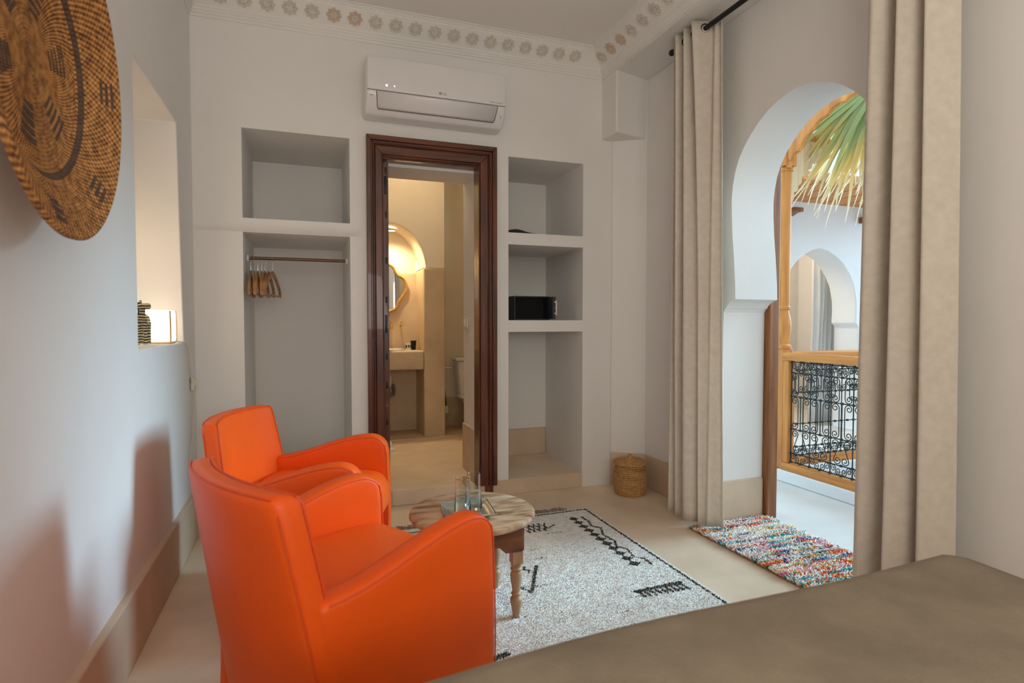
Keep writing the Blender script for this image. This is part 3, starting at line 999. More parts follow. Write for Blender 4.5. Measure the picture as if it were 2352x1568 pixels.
zb = thing('zebra_figurine', 'small striped animal figurine in front of the niche lamp', 'figurine', (-0.664, 2.93, 1.041))
b = MB()
b.tube([(0.0, 0.03, 0.105), (0.0, 0.0, 0.11), (0.0, -0.04, 0.108)], [0.020, 0.026, 0.022], 10)
b.tube([(0.0, -0.035, 0.11), (0.004, -0.05, 0.14), (0.010, -0.058, 0.165)], [0.019, 0.014, 0.011], 10)
b.build('body', ZEBRA, zb)
b = MB().rbox((0.018, -0.062, 0.168), (0.024, 0.011, 0.012), 0.009, (3, 2, 2)).tube([(0.004, -0.058, 0.178), (0.002, -0.056, 0.192)], 0.005, 6)
b.build('head', ZEBRA, zb)
for s in (-1, 1):
    for yq in (-0.034, 0.026):
        MB().tube([(s * 0.012, yq, 0.10), (s * 0.014, yq, 0.05), (s * 0.014, yq - 0.002, 0.002)], [0.011, 0.007, 0.008], 8).build('leg', ZEBRA, zb)
MB().box(-0.008, 0.002, -0.062, -0.030, 0.13, 0.185).build('mane', BLACKM, zb, bevel=0.003)

cord = thing('lamp_cord', 'thin cream lamp cord with inline switch on left wall', 'cord', (XL, 3.3, 1.04))
cp = [(-0.66, 3.17, 1.046), (-0.59, 3.22, 1.046), (-0.560, 3.265, 1.040), (-0.558, 3.31, 1.005), (-0.560, 3.349, 0.962), (-0.560, 3.385, 0.90), (-0.560, 3.40, 0.83), (-0.560, 3.44, 0.79),
      (-0.560, 3.458, 0.68), (-0.560, 3.41, 0.57), (-0.560, 3.335, 0.459), (-0.560, 3.32, 0.38), (-0.535, 3.33, 0.25), (-0.535, 3.36, 0.12), (-0.535, 3.38, 0.01)]
MB().tube([(x - XL, y - 3.3, z - 1.04) for x, y, z in cp], 0.0032, 6).build('cable', CORDM, cord)
MB().rbox((0.013, 0.122, -0.222), (0.010, 0.014, 0.036), 0.006, (2, 2, 4)).build('inline_switch', CORDM, cord)
MB().rbox((0.024, 0.122, -0.217), (0.002, 0.005, 0.012), 0.0015, (1, 1, 1)).build('switch_button', WHITEP, cord)

# ------------------------------------------------------------------ armchairs


def make_chair():
    root = thing('armchair', '', 'armchair')
    HB = 0.775

    def hw(t):
        return 1.0 - 0.150 * max(0.0, (t - 0.50) / 0.50) ** 1.2

    def backfn(x, y, z):
        t = z / HB
        k = abs(y) / 0.306
        x = x - 0.222 - 0.120 * t ** 1.15 + 0.052 * k ** 2.2
        return (x, y * hw(t), z - 0.006 * k ** 3 * t)
    back = MB().rbox((0, 0, HB / 2), (0.033, 0.306, HB / 2), 0.024, (2, 20, 16), fn=backfn).build('backrest', ORANGE, root)
    b = MB()
    for s in (-1, 1):
        b.tube([backfn(0.0285, s * 0.300, z) for z in (0.55, 0.60, 0.65, 0.70, 0.74, 0.754)] + [backfn(0.0275, s * 0.288, HB - 0.005)], 0.0026, 6)
        b.tube([backfn(-0.0285, s * 0.300, z) for z in (0.02, 0.2, 0.35, 0.45, 0.55, 0.65, 0.74)], 0.0022, 6)
    b.tube([backfn(0.0265, y, HB - 0.004) for y in [-0.286 + 0.572 * i / 16 for i in range(17)]], 0.0026, 6)
    b.tube([backfn(-0.0265, y, HB - 0.004) for y in [-0.286 + 0.572 * i / 16 for i in range(17)]], 0.0024, 6)
    b.build('piping', SEAM, back)
    XF = 0.259

    def top(x):
        # armrest: lowest at the back, sweeping up, then rolling over at the front
        u = min(1.0, max(0.0, (x + 0.24) / 0.416))
        z = 0.538 + 0.092 * (0.12 * u + 0.88 * (3 * u * u - 2 * u ** 3))
        rf = 0.078
        if x > XF - rf:
            q = min(1.0, (x - (XF - rf)) / rf)
            z -= rf * 0.95 * (1 - math.sqrt(max(0.0, 1 - q * q)))
        return z
    for s in (-1, 1):
        def armfn(x, y, z, s=s):
            zt = top(x) / 0.6 * z
            yo = s * (0.268 + 0.010 * math.sin(math.pi * min(1, max(0, (x + 0.22) / 0.49))))
            return (x + 0.008 * math.sin(z / 0.6 * math.pi), yo + y * (1.0 - 0.06 * z / 0.6), zt)
        arm = MB().rbox((0.0045, 0, 0.3), (0.2545, 0.039, 0.3), 0.023, (36, 2, 12), fn=armfn).build('armrest', ORANGE, root)
        b = MB()
        for t in (-1, 1):
            xs_ = [-0.225 + 0.473 * i / 26 for i in range(27)]
            pts = [armfn(x, t * 0.0358, 0.590) for x in xs_] + [armfn(XF - 0.0045, t * 0.0350, z) for z in (0.565, 0.45, 0.30, 0.15, 0.01)]
            b.tube(pts, 0.0022, 6)
        b.build('piping', SEAM, arm)

    def seatfn(x, y, z):
        k = max(0.0, (x - 0.14) / 0.12)
        zz2 = z + 0.012 * (1 - (y / 0.235) ** 2) * (z > 0.42) - 0.020 * k ** 2 * (z > 0.42)
        return (x + 0.024 * k * math.sin((z - 0.29) / 0.19 * math.pi), y, zz2)
    MB().rbox((0.010, 0, 0.385), (0.245, 0.236, 0.097), 0.040, (12, 10, 5), fn=seatfn).build('seat', ORANGE, root)
    MB().rbox((-0.01, 0, 0.152), (0.205, 0.236, 0.15), 0.01, (4, 4, 3)).build('base', ORANGE, root)
    return root


ch = make_chair()
ch.location = (0.111, 1.634, 0.009)
ch.rotation_euler = (0, 0, R(26.2))
tag(ch, 'nearest orange leather tub armchair, partly behind the bed', 'armchair', 'orange leather armchairs')
ch2 = copy_tree(ch)
ch2.location = (0.026, 2.494, 0.0)
ch2.rotation_euler = (0, 0, R(-17.6))
tag(ch2, 'far orange leather tub armchair by the wall niche', 'armchair', 'orange leather armchairs')

# ------------------------------------------------------------------ rug
RX0, RX1, RY0, RY1 = 0.405, 1.605, 0.75, 3.14
rug = thing('rug', 'cream shaggy rug with black tribal motifs and fringe', 'rug', ((RX0 + RX1) / 2, (RY0 + RY1) / 2, 0))
ox, oy = (RX0 + RX1) / 2, (RY0 + RY1) / 2
MB().rbox((0, 0, 0.0045), ((RX1 - RX0) / 2, (RY1 - RY0) / 2, 0.0045), 0.003, (4, 4, 1)).build('backing', RUGW, rug)


def seg_d(px, py, a, b):
    a, b = np.array(a), np.array(b)
    d = b - a
    t = np.clip(((px - a[0]) * d[0] + (py - a[1]) * d[1]) / (d @ d + 1e-12), 0, 1)
    return np.hypot(px - a[0] - t * d[0], py - a[1] - t * d[1])


motifs = []      # (point a, point b, half width)


def poly(pts, w):
    for a, b in zip(pts, pts[1:]):
        motifs.append((a, b, w))


poly([(0.425, 3.074), (1.0, 3.10), (1.585, 3.118), (1.583, 2.6), (1.585, 2.0), (1.583, 1.4), (1.584, 0.77)], 0.0055)
dz = [(1.443, 2.985 - 0.0655 * i) for i in range(11)]
for i, (x, y) in enumerate(dz):
    for k in range(9):
        f_ = (k - 4) / 4.5
        motifs.append(((x - 0.030 * (1 - abs(f_)), y + 0.024 * f_), (x + 0.030 * (1 - abs(f_)), y + 0.024 * f_), 0.0034))
poly([(1.443, 2.985), (1.44, 2.34)], 0.006)
poly([(1.50, 2.999), (1.506, 2.918), (1.487, 2.85), (1.521, 2.801), (1.484, 2.71), (1.497, 2.608), (1.468, 2.543), (1.502, 2.494), (1.483, 2.403), (1.518, 2.363), (1.514, 2.301)], 0.0055)
poly([(1.30, 2.080), (1.525, 2.093)], 0.011)
for i in range(9):
    x = 1.305 + 0.0265 * i
    poly([(x, 2.085), (x + 0.006, 2.030)], 0.0075)
poly([(1.0, 2.459), (0.884, 2.223), (0.846, 2.287)], 0.0075)
poly([(0.943, 2.464), (0.93, 2.44), (0.955, 2.43), (0.942, 2.405), (0.965, 2.40)], 0.005)
for i in range(5):
    poly([(1.09 + 0.032 * i, 2.868), (1.13 + 0.032 * i, 2.98)], 0.004)
    poly([(1.13 + 0.032 * i, 2.868), (1.09 + 0.032 * i, 2.98)], 0.004)
poly([(1.21, 2.88), (1.30, 2.93)], 0.004)
for a in range(4):
    motifs.append(((0.47 + 0.02 * math.cos(a * 0.8), 2.942 + 0.02 * math.sin(a * 0.8)), (0.47 - 0.02 * math.cos(a * 0.8), 2.942 - 0.02 * math.sin(a * 0.8)), 0.005))
poly([(0.56, 1.81), (0.635, 1.83)], 0.014)
for q in range(14):
    x, y = random.uniform(0.7, 1.5), random.uniform(1.4, 2.9)
    motifs.append(((x, y), (x + random.uniform(0.05, 0.16), y + random.uniform(-0.006, 0.006)), 0.0012))


def tufts(x, y, z0, h, lean, w, seed):
    """one three-sided pyramid per point, joined"""
    r2 = np.random.default_rng(seed)
    n = len(x)
    ang = r2.uniform(0, 2 * np.pi, n)
    hh = h * r2.uniform(0.6, 1.25, n)
    la = r2.uniform(0, 2 * np.pi, n)
    ll = lean * r2.uniform(0.2, 1.0, n)
    V = np.zeros((n, 4, 3))
    for k in range(3):
        V[:, k, 0] = x + w * np.cos(ang + k * 2.0944)
        V[:, k, 1] = y + w * np.sin(ang + k * 2.0944)
        V[:, k, 2] = z0
    V[:, 3, 0] = x + ll * np.cos(la)
    V[:, 3, 1] = y + ll * np.sin(la)
    V[:, 3, 2] = z0 + hh
    base = np.arange(n)[:, None] * 4
    F = np.concatenate([base + np.array([0, 1, 3]), base + np.array([1, 2, 3]), base + np.array([2, 0, 3])], 0)
    return V.reshape(-1, 3), F


def np_obj(name, V, F, material, parent, colors=None):
    me = bpy.data.meshes.new(name)
    me.vertices.add(len(V))
    me.vertices.foreach_set('co', np.ascontiguousarray(V, dtype=np.float32).ravel())
    k = F.shape[1]
    me.loops.add(F.size)
    me.loops.foreach_set('vertex_index', np.ascontiguousarray(F, dtype=np.int32).ravel())
    me.polygons.add(len(F))
    me.polygons.foreach_set('loop_start', np.arange(0, F.size, k, dtype=np.int32))
    me.update(calc_edges=True)
    if colors is not None:
        at = me.color_attributes.new('col', 'FLOAT_COLOR', 'POINT')
        at.data.foreach_set('color', np.ascontiguousarray(colors, dtype=np.float32).ravel())
    me.materials.append(material)
    o = bpy.data.objects.new(name, me)
    COL.objects.link(o)
    o.parent = parent
    return o


gx, gy = np.meshgrid(np.arange(RX0 + 0.004, RX1 - 0.004, 0.0075), np.arange(RY0 + 0.004, RY1 - 0.004, 0.0075))
gx = gx.ravel() + rng.uniform(-0.0035, 0.0035, gx.size)
gy = gy.ravel() + rng.uniform(-0.0035, 0.0035, gy.size)
wob = 0.003 * np.sin(gx * 260 + gy * 190)
dk = np.zeros(gx.size, bool)
for a, b, w in motifs:
    dk |= seg_d(gx + wob, gy + wob * 0.7, a, b) < w
V, F = tufts(gx[~dk] - ox, gy[~dk] - oy, 0.008, 0.0042, 0.006, 0.0056, 1)
o = np_obj('pile', V, F, RUGW, rug)
o['kind'] = 'stuff'
# motifs are tufted on a finer raster so that thin lines stay whole
gx, gy = np.meshgrid(np.arange(RX0 + 0.004, RX1 - 0.004, 0.0045), np.arange(RY0 + 0.004, RY1 - 0.004, 0.0045))
gx = gx.ravel() + rng.uniform(-0.002, 0.002, gx.size)
gy = gy.ravel() + rng.uniform(-0.002, 0.002, gy.size)
wob = 0.003 * np.sin(gx * 260 + gy * 190)
dk = np.zeros(gx.size, bool)
for a, b, w in motifs:
    dk |= seg_d(gx + wob, gy + wob * 0.7, a, b) < w
V, F = tufts(gx[dk] - ox, gy[dk] - oy, 0.008, 0.0062, 0.005, 0.0036, 2)
o = np_obj('black_motif', V, F, RUGB, rug)
o['kind'] = 'stuff'
b = MB()
for i in range(200):
    x = RX0 + (RX1 - RX0) * (i + random.random()) / 200
    if 1.47 < x: continue
    n = random.randint(1, 4)
    for k in range(n):
        dx, L_ = random.uniform(-0.035, 0.035), random.uniform(0.03, 0.085)
        b.tube([(x - ox, RY1 - 0.004 - oy, 0.006), (x + dx * 0.5 - ox, RY1 + L_ * 0.6 - oy, 0.006 + random.random() * 0.008), (x + dx - ox, RY1 + L_ - oy, 0.003)], 0.0016, 4)
o = b.build('fringe', FRING, rug, fix=False)
o['kind'] = 'stuff'

# ------------------------------------------------------------------ colourful door mat
MX0, MX1, MY0, MY1 = 1.99, 2.505, 1.62, 2.655
dm = thing('door_mat', 'multicoloured shaggy striped mat in the arch', 'mat', ((MX0 + MX1) / 2, (MY0 + MY1) / 2, 0))
mx_, my_ = (MX0 + MX1) / 2, (MY0 + MY1) / 2
MB().rbox((0, 0, 0.004), ((MX1 - MX0) / 2, (MY1 - MY0) / 2, 0.004), 0.002, (2, 4, 1)).build('backing', BACKER, dm)
PAL = [srgb(252, 246, 236), srgb(254, 250, 244), srgb(246, 236, 226), srgb(52, 88, 160), srgb(40, 146, 150), srgb(96, 182, 184), srgb(250, 96, 40), srgb(252, 166, 70),
       srgb(240, 140, 180), srgb(248, 190, 210), srgb(140, 160, 190), srgb(30, 50, 90), srgb(240, 70, 60), srgb(252, 216, 120)]
rows = []
y = MY0 + 0.006
tx, ty, tc_ = [], [], []
while y < MY1 - 0.004:
    main = random.choices(range(len(PAL)), weights=[8, 8, 5, 0.9, 1.9, 1.6, 1.8, 1.6, 1.1, 1.6, .5, .3, .3, 1.2], k=3)
    x = MX0 + 0.004
    run, cur = 0, main[0]
    while x < MX1 - 0.003:
        if run <= 0:
            cur = random.choice(main) if random.random() < 0.72 else random.choice((0, 1, 2, 0, 1, 2, 0, 3, 4, 5, 6, 7, 9, 13))
            run = random.randint(3, 16)
        tx.append(x + random.uniform(-.003, .003))
        ty.append(y + random.uniform(-.004, .004))
        tc_.append(cur)
        x += 0.0062
        run -= 1
    y += 0.0088
tx, ty = np.array(tx), np.array(ty)
cols = np.array([PAL[c] for c in tc_])
Vs, Fs, Cs = [], [], []
for k in range(2):
    r2 = np.random.default_rng(30 + k)
    x2 = tx + r2.uniform(-.0025, .0025, len(tx))
    y2 = ty + r2.uniform(-.003, .003, len(tx))
    n = len(tx)
    h = r2.uniform(0.010, 0.019, n)
    la = r2.choice([0.0, np.pi], n) + r2.normal(0, 0.45, n)
    ll = r2.uniform(0.006, 0.024, n)
    V = np.zeros((n, 6, 3))
    wa = r2.uniform(0, 2 * np.pi, n)
    for q in range(3):
        V[:, q, 0] = x2 + 0.0038 * np.cos(wa + q * 2.094)
        V[:, q, 1] = y2 + 0.0038 * np.sin(wa + q * 2.094)
        V[:, q, 2] = 0.006
        V[:, 3 + q, 0] = x2 + ll * np.cos(la) + 0.0032 * np.cos(wa + q * 2.094)
        V[:, 3 + q, 1] = y2 + ll * np.sin(la) + 0.0032 * np.sin(wa + q * 2.094)
        V[:, 3 + q, 2] = 0.006 + h
    base = (np.arange(n) * 6)[:, None]
    F = np.concatenate([base + np.array([0, 1, 4, 3]), base + np.array([1, 2, 5, 4]), base + np.array([2, 0, 3, 5]), base + np.array([3, 4, 5, 5])], 0)
    V[:, :, 0] -= mx_
    V[:, :, 1] -= my_
    Vs.append(V.reshape(-1, 3))
    T3 = np.concatenate([base + np.array(t) for t in ((0, 1, 4), (0, 4, 3), (1, 2, 5), (1, 5, 4), (2, 0, 3), (2, 3, 5), (3, 4, 5))], 0)
    Fs.append(T3 + k * n * 6)
    Cs.append(np.repeat(cols, 6, axis=0))
o = np_obj('shag_pile', np.concatenate(Vs), np.concatenate(Fs), SHAG, dm, np.concatenate(Cs))
o['kind'] = 'stuff'

# ------------------------------------------------------------------ round table with tray and glasses
tb = thing('side_table', 'low round weathered wooden table with turned legs on rug', 'table', (0.615, 2.185, 0.012))
MB().lathe([(0.0, 0.362), (0.225, 0.362), (0.241, 0.366), (0.247, 0.375), (0.246, 0.384), (0.238, 0.390), (0.0, 0.391)], 64).build('table_top', TWOOD, tb)
ap = 0.152
for k in range(4):
    M = Matrix.Rotation(k * math.pi / 2, 4, 'Z')
    b = MB()
    out = [(-ap, 0.362), (-ap, 0.262), (-0.085, 0.262), (-0.06, 0.285), (0.0, 0.292), (0.06, 0.285), (0.085, 0.262), (ap, 0.262), (ap, 0.362)]
    b.plate(out, [], lambda u, v: (u, -ap - 0.010, v), lambda u, v: (u, -ap + 0.008, v))
    b.v = [tuple(M @ Vector(q)) for q in b.v]
    b.build('apron', APRW, tb, bevel=0.002)
legp = [(0.0, 0.0), (0.012, 0.0), (0.016, 0.02), (0.023, 0.055), (0.024, 0.07), (0.015, 0.082), (0.021, 0.090), (0.015, 0.098), (0.0165, 0.11), (0.022, 0.14), (0.0235, 0.165),
        (0.018, 0.178), (0.024, 0.186), (0.018, 0.194), (0.022, 0.204), (0.014, 0.210)]
for sx_ in (-1, 1):
    for sy_ in (-1, 1):
        x, y = sx_ * 0.138, sy_ * 0.128
        b = MB().lathe(legp, 18, T(x, y, 0)).box(x - 0.021, x + 0.021, y - 0.021, y + 0.021, 0.208, 0.362)
        b.build('leg', LEGW, tb, bevel=0.0015)
TZ = 0.012 + 0.391
ty_ = thing('metal_tray', 'square pewter tray on the round table', 'tray', (0.588, 2.155, TZ), R(-6))
vs, fs = [], []


def trz(u, v):
    e = max(abs(u), abs(v))
    return 0.003 if e < 0.78 else 0.003 + 0.013 * ((e - 0.78) / 0.22) ** 0.8


ng = 24
for i in range(ng + 1):
    for j in range(ng + 1):
        u, v = -1 + 2 * i / ng, -1 + 2 * j / ng
        k = 1 - 0.05 * (u * u * v * v)
        vs.append((u * 0.098 * k, v * 0.098 * k, trz(u, v)))
for i in range(ng):
    for j in range(ng):
        a = i * (ng + 1) + j
        fs.append((a, a + ng + 1, a + ng + 2, a + 1))
o = MB().add(vs, fs).build('tray_dish', PEWTER, ty_)
md = o.modifiers.new('thick', 'SOLIDIFY')
md.thickness = 0.0025
md.offset = -1
MB().tube([(s * 0.0955, t * 0.0955, 0.016) for s, t in ((-1, -1), (1, -1), (1, 1), (-1, 1))], 0.0022, 6, closed=True).build('rolled_rim', PEWTER, ty_)
gp = [(0.0, 0.0), (0.030, 0.0), (0.0325, 0.003), (0.0325, 0.010), (0.0275, 0.085), (0.0262, 0.136), (0.0268, 0.139), (0.0245, 0.139), (0.0250, 0.085), (0.0285, 0.016), (0.027, 0.011), (0.0, 0.010)]
g1 = tag(MB().lathe(gp, 36).build('drinking_glass', GLASS, angle=50), 'clear tumbler at the near left of the tray', 'glass', 'clear glasses on the tray')
g1.location = (0.558, 2.120, TZ + 0.0065)
g2 = g1.copy()
COL.objects.link(g2)
tag(g2, 'clear tumbler at the far right of the tray, behind the other glass', 'glass', 'clear glasses on the tray')
g2.location = (0.617, 2.172, TZ + 0.0065)

# ------------------------------------------------------------------ lidded straw basket
bk = thing('straw_basket', 'small coiled straw basket with knobbed lid in the corner', 'basket', (2.055, 3.335, 0.0))
bk.location = (2.035, 3.345, 0)


def coils(prof2, rr, n=40, wob2=0.0):
    b = MB()
    for i, (r2, z2) in enumerate(prof2):
        pts = [((r2 + wob2 * math.sin(3 * a + i)) * math.cos(a), (r2 + wob2 * math.sin(3 * a + i)) * math.sin(a), z2 + 0.002 * math.sin(2 * a + i)) for a in [2 * math.pi * k / n for k in range(n)]]
        b.tube(pts, rr, 6, closed=True)
    return b


bodyp = [(0.094 + 0.016 * math.sin(math.pi * (i / 17.0) ** 0.8) - 0.003 * (i > 14), 0.0065 + i * 0.0112) for i in range(18)]
b = coils(bodyp, 0.0064, 40, 0.0014)
b.lathe([(0.0, 0.003), (0.086, 0.003), (0.096, 0.08), (0.091, 0.19), (0.086, 0.19), (0.090, 0.08), (0.080, 0.008), (0.0, 0.008)], 32)
b.build('basket_body', STRAW, bk, angle=70)
lidp = [(0.103 - 0.0115 * i, 0.212 + 0.0035 * i) for i in range(8)]
b = coils(lidp, 0.0072, 36, 0.001).lathe([(0.0, 0.224), (0.05, 0.222), (0.098, 0.208), (0.098, 0.204), (0.0, 0.214)], 28)
for r2, z2 in ((0.088, 0.202), (0.088, 0.195)):
    b.tube([(r2 * math.cos(a), r2 * math.sin(a), z2) for a in [2 * math.pi * k / 32 for k in range(32)]], 0.006, 6, closed=True)
b.tube([(r_k * math.cos(a), r_k * math.sin(a), 0.240 + 0.0) for r_k in (0.014,) for a in [2 * math.pi * k / 16 for k in range(16)]], 0.007, 6, closed=True)
b.lathe([(0.020, 0.232), (0.021, 0.244), (0.014, 0.256), (0.011, 0.268), (0.0, 0.272)], 16)
lid = b.build('lid', STRAW, bk, angle=70)
lid.rotation_euler = (R(2.5), R(-2), 0)

# ------------------------------------------------------------------ curtains and rod
rod = thing('curtain_rod', 'black curtain rod in front of the arch', 'curtain rod', (2.063, 2.0, 2.732))
MB().tube([(0, 0.945, 0), (0, -1.3, 0)], 0.0135, 14).build('pole', BLACKM, rod)
MB().lathe([(0.0135, 0.0), (0.0175, 0.002), (0.0185, 0.016), (0.014, 0.026), (0.0, 0.028)], 14, T(0, 0.945, 0) @ Matrix.Rotation(R(-90), 4, 'X')).build('end_cap', BLACKM, rod)
for yb_ in (0.80, -0.95):
    MB().tube([(0, yb_, 0), (0.154, yb_, 0)], 0.008, 8).lathe([(0.025, 0), (0.025, 0.006), (0, 0.006)], 14, T(0.154, yb_, 0) @ Matrix.Rotation(R(-90), 4, 'Y')).build('bracket', BLACKM, rod)


def curtain(label, knots_top, knots_bot, z0, z1, hem=True, seed=0, name='curtain'):
    """knots: (x offset, y) control points across the cloth, at the rod and at the hem"""
    root = thing(name, label, 'curtain', (2.063, (knots_top[0][1] + knots_top[-1][1]) / 2, 0), group='cream curtains of the arch')
    oy2 = root.location.y
    rr = random.Random(seed)

    def spline(kn, m_):
        out = []
        n = len(kn)
        for i in range(n - 1):
            p0, p1, p2, p3 = [Vector(kn[max(0, min(n - 1, i + d))]) for d in (-1, 0, 1, 2)]
            for k in range(m_):
                t = k / m_
                out.append(0.5 * ((2 * p1) + (p2 - p0) * t + (2 * p0 - 5 * p1 + 4 * p2 - p3) * t * t + (3 * p1 - p0 - 3 * p2 + p3) * t ** 3))
        out.append(Vector(kn[-1]))
        return out
    a, c = spline(knots_top, 12), spline(knots_bot, 12)
    nz_ = 44
    vs, fs = [], []
    n = len(a)
    ph = [rr.uniform(0, 6.28) for _ in range(6)]
    for j in range(nz_ + 1):
        t = j / nz_
        z = z1 + (z0 - z1) * t
        for i in range(n):
            s_ = t ** 0.8
            q = a[i] * (1 - s_) + c[i] * s_
            u = i / n
            w = 0.007 * math.sin(9 * u + 3 * t + ph[0]) * t + 0.004 * math.sin(23 * u + 7 * t + ph[1]) * t
            vs.append((q[0] + w, q[1] + 0.6 * w - oy2, z + (0.004 * math.sin(14 * u + ph[2]) if j == nz_ else 0)))
    for j in range(nz_):
        for i in range(n - 1):
            q = j * n + i
            fs.append((q, q + 1, q + n + 1, q + n))
    o = MB().add(vs, fs).build('cloth', CURT, root, angle=80, fix=False)
    md = o.modifiers.new('thick', 'SOLIDIFY')
    md.thickness = 0.003
    # eyelets where the cloth crosses the rod
    for i in range(n - 1):
        x0, x1 = a[i][0], a[i + 1][0]
        if x0 * x1 <= 0 and x0 != x1:
            k = x0 / (x0 - x1)
            q = a[i] * (1 - k) + a[i + 1] * k
            d = (a[i + 1] - a[i]).normalized()
            nrm = Vector((-d[1], d[0], 0))
            if abs(nrm.y) < 0.2: nrm = Vector((0, 1, 0))
            M = frame((q[0], q[1] - oy2, 2.732), nrm.cross(Vector((0, 0, 1))), (0, 0, 1), nrm)
            MB().tube([(0.023 * math.cos(t), 0.023 * math.sin(t), 0) for t in [2 * math.pi * w / 24 for w in range(24)]], 0.0058, 8, closed=True, M=M).build('eyelet', BRONZE, root)
    return root


kt = [(-0.030, 2.895), (0.050, 2.875), (-0.055, 2.845), (0.055, 2.805), (-0.058, 2.765), (0.052, 2.735), (-0.060, 2.690), (-0.045, 2.672), (0.045, 2.640), (0.026, 2.605), (0.050, 2.575), (0.02, 2.55)]
kb = [(-0.045, 2.885), (0.040, 2.850), (-0.050, 2.815), (0.035, 2.775), (-0.065, 2.725), (-0.058, 2.665), (0.030, 2.645), (-0.040, 2.615), (0.000, 2.598), (-0.012, 2.570), (0.040, 2.55), (0.030, 2.505)]
curtain('cream linen curtain at the far side of the arch, by the corner', kt, kb, 0.030, 2.772, seed=3)
kt = [(0.055, 1.625), (-0.02, 1.640), (-0.062, 1.610), (-0.03, 1.575), (0.055, 1.560), (0.0, 1.520), (-0.060, 1.515), (-0.02, 1.475), (0.055, 1.465), (0.0, 1.440), (-0.050, 1.430), (0.0, 1.405), (0.05, 1.385)]
kb = [(0.070, 1.650), (-0.03, 1.665), (-0.080, 1.625), (-0.04, 1.595), (0.055, 1.575), (-0.01, 1.525), (-0.085, 1.510), (-0.02, 1.465), (0.055, 1.450), (-0.02, 1.425), (-0.065, 1.395), (-0.02, 1.365), (0.05, 1.345)]
curtain('cream linen curtain on the near side of the arch, beside the bed', kt, kb, 0.030, 2.772, seed=5)

# ------------------------------------------------------------------ bed
bed = thing('bed', 'bed with taupe linen bedspread in the foreground', 'bed', (0.66, 0.0, 0.0))


def bedfn(x, y, z):
    # a soft cover: slightly domed, corners drooping, uneven at the foot
    zz3 = z
    if z > 0.30:
        zz3 = z + 0.012 * math.sin(2.3 * x + 0.8) * 0.6 + 0.006 * math.sin(5.1 * x + 3 * y)
        zz3 -= 0.010 * max(0, (-x - 0.25)) ** 1.0
    return (x, y + 0.012 + 0.040 * x - 0.020 * max(0, -x) ** 1.5, zz3)


MB().rbox((0, -0.18, 0.31), (0.815, 1.10, 0.29), 0.075, (30, 30, 8), fn=bedfn).build('bedspread', BEDC, bed, angle=80)
MB().box(-0.77, 0.77, -1.28, 0.80, 0.06, 0.30).build('mattress_base', MATT, bed)
for x in (-0.7, 0.7):
    for y in (-1.1, 0.7):
        MB().lathe([(0.03, 0.0), (0.03, 0.07), (0.0, 0.07)], 12, T(x, y, 0)).build('leg', DWOOD, bed)

# ------------------------------------------------------------------ gallery and courtyard outside the arch
XK = 3.243
struct(MB().box(2.508, 3.33, -2.0, 4.5, -0.14, 0.0).box(3.33, 6.2, 3.28, 4.5, -0.14, 0.0).build('floor_gallery', GALF), 'pale plaster gallery floor')
mb = MB().box(3.20, 3.34, -2.0, 3.36, 0.0, 0.085).box(3.20, 6.2, 3.26, 3.40, 0.0, 0.085)
struct(mb.build('trim_kerb', EXTW, bevel=0.01), 'white kerb under the balustrades')
struct(MB().box(3.22, 3.34, -2.0, 3.36, -3.0, -0.10).box(3.22, 6.2, 3.28, 3.40, -3.0, -0.10).build('wall_courtyard', TERRA), 'terracotta courtyard wall below the gallery')
struct(MB().box(3.2, 6.4, -3, 3.4, -3.1, -3.0).build('floor_courtyard', GALF), 'courtyard floor below')
# far gallery wall with its own arch
YW = 4.5
fy = [(0.54, 0.0), (0.54, 1.10), (0.50, 1.13), (0.505, 1.25), (0.50, 1.38), (0.465, 1.52), (0.40, 1.64), (0.31, 1.745), (0.21, 1.82), (0.10, 1.872)]
CXA = 4.93
hole = [(CXA + d, z) for d, z in fy] + [(CXA, 1.893)] + [(CXA - d, z) for d, z in reversed(fy)]
ow = [(3.3, 0.0)] + list(reversed(hole)) + [(6.3, 0.0), (6.3, 3.0), (3.3, 3.0)]
struct(MB().plate(ow, [], lambda a, b: (a, YW, b), lambda a, b: (a, YW + 0.30, b)).build('wall_gallery', EXTW, angle=30, bevel=0.008), 'white far gallery wall with arch')
GREYW = mat('far_room_plaster', (0.74, 0.70, 0.64), 0.9, vary=0.02)
mb = MB().box(3.3, 6.3, 6.0, 6.1, 0, 3.0).box(3.3, 3.4, YW + 0.3, 6.0, 0, 3.0).box(6.2, 6.3, YW + 0.3, 6.0, 0, 3.0).box(3.3, 6.3, YW + 0.3, 6.1, 2.6, 2.7).box(3.3, 6.3, YW + 0.3, 6.1, -0.1, 0)
struct(mb.build('wall_far_room', GREYW), 'plain walls of the room beyond the far arch')
struct(MB().box(2.508, 3.30, 4.5, 4.8, -0.1, 3.0).build('wall_gallery_end', EXTW), 'white wall at the end of the gallery')
struct(MB().box(6.15, 6.4, -3.0, 4.5, -3.0, 0.9).build('wall_opposite', EXTW), 'white wall across the courtyard')
struct(MB().box(2.508, 6.4, -2.2, -1.95, -3.0, 2.95).build('wall_court_screen', EXTW), 'added unseen white wall that dims the arch reveal')  # unseen wall added to cut low sky light on the arch jamb
# boarded ceilings
ceil = sroot('ceiling_gallery', 'boarded cedar gallery ceiling')
bm_ = MB().box(-0.042, 0.042, -0.40, 0.40, 0, 0.02).mesh('board', OWOODH)
for i in range(34):
    x = 3.42 + 0.086 * i
    o = link_copy(bm_, 'board', ceil, M=T(x, 4.16, 2.335 + 0.002 * (i % 3)) @ Matrix.Rotation(R(0), 4, 'X'))
struct(MB().box(3.30, 6.25, 3.74, 3.80, 2.325, 2.40).build('trim_fascia', OWOODH, bevel=0.004), 'cedar fascia of the far gallery roof')

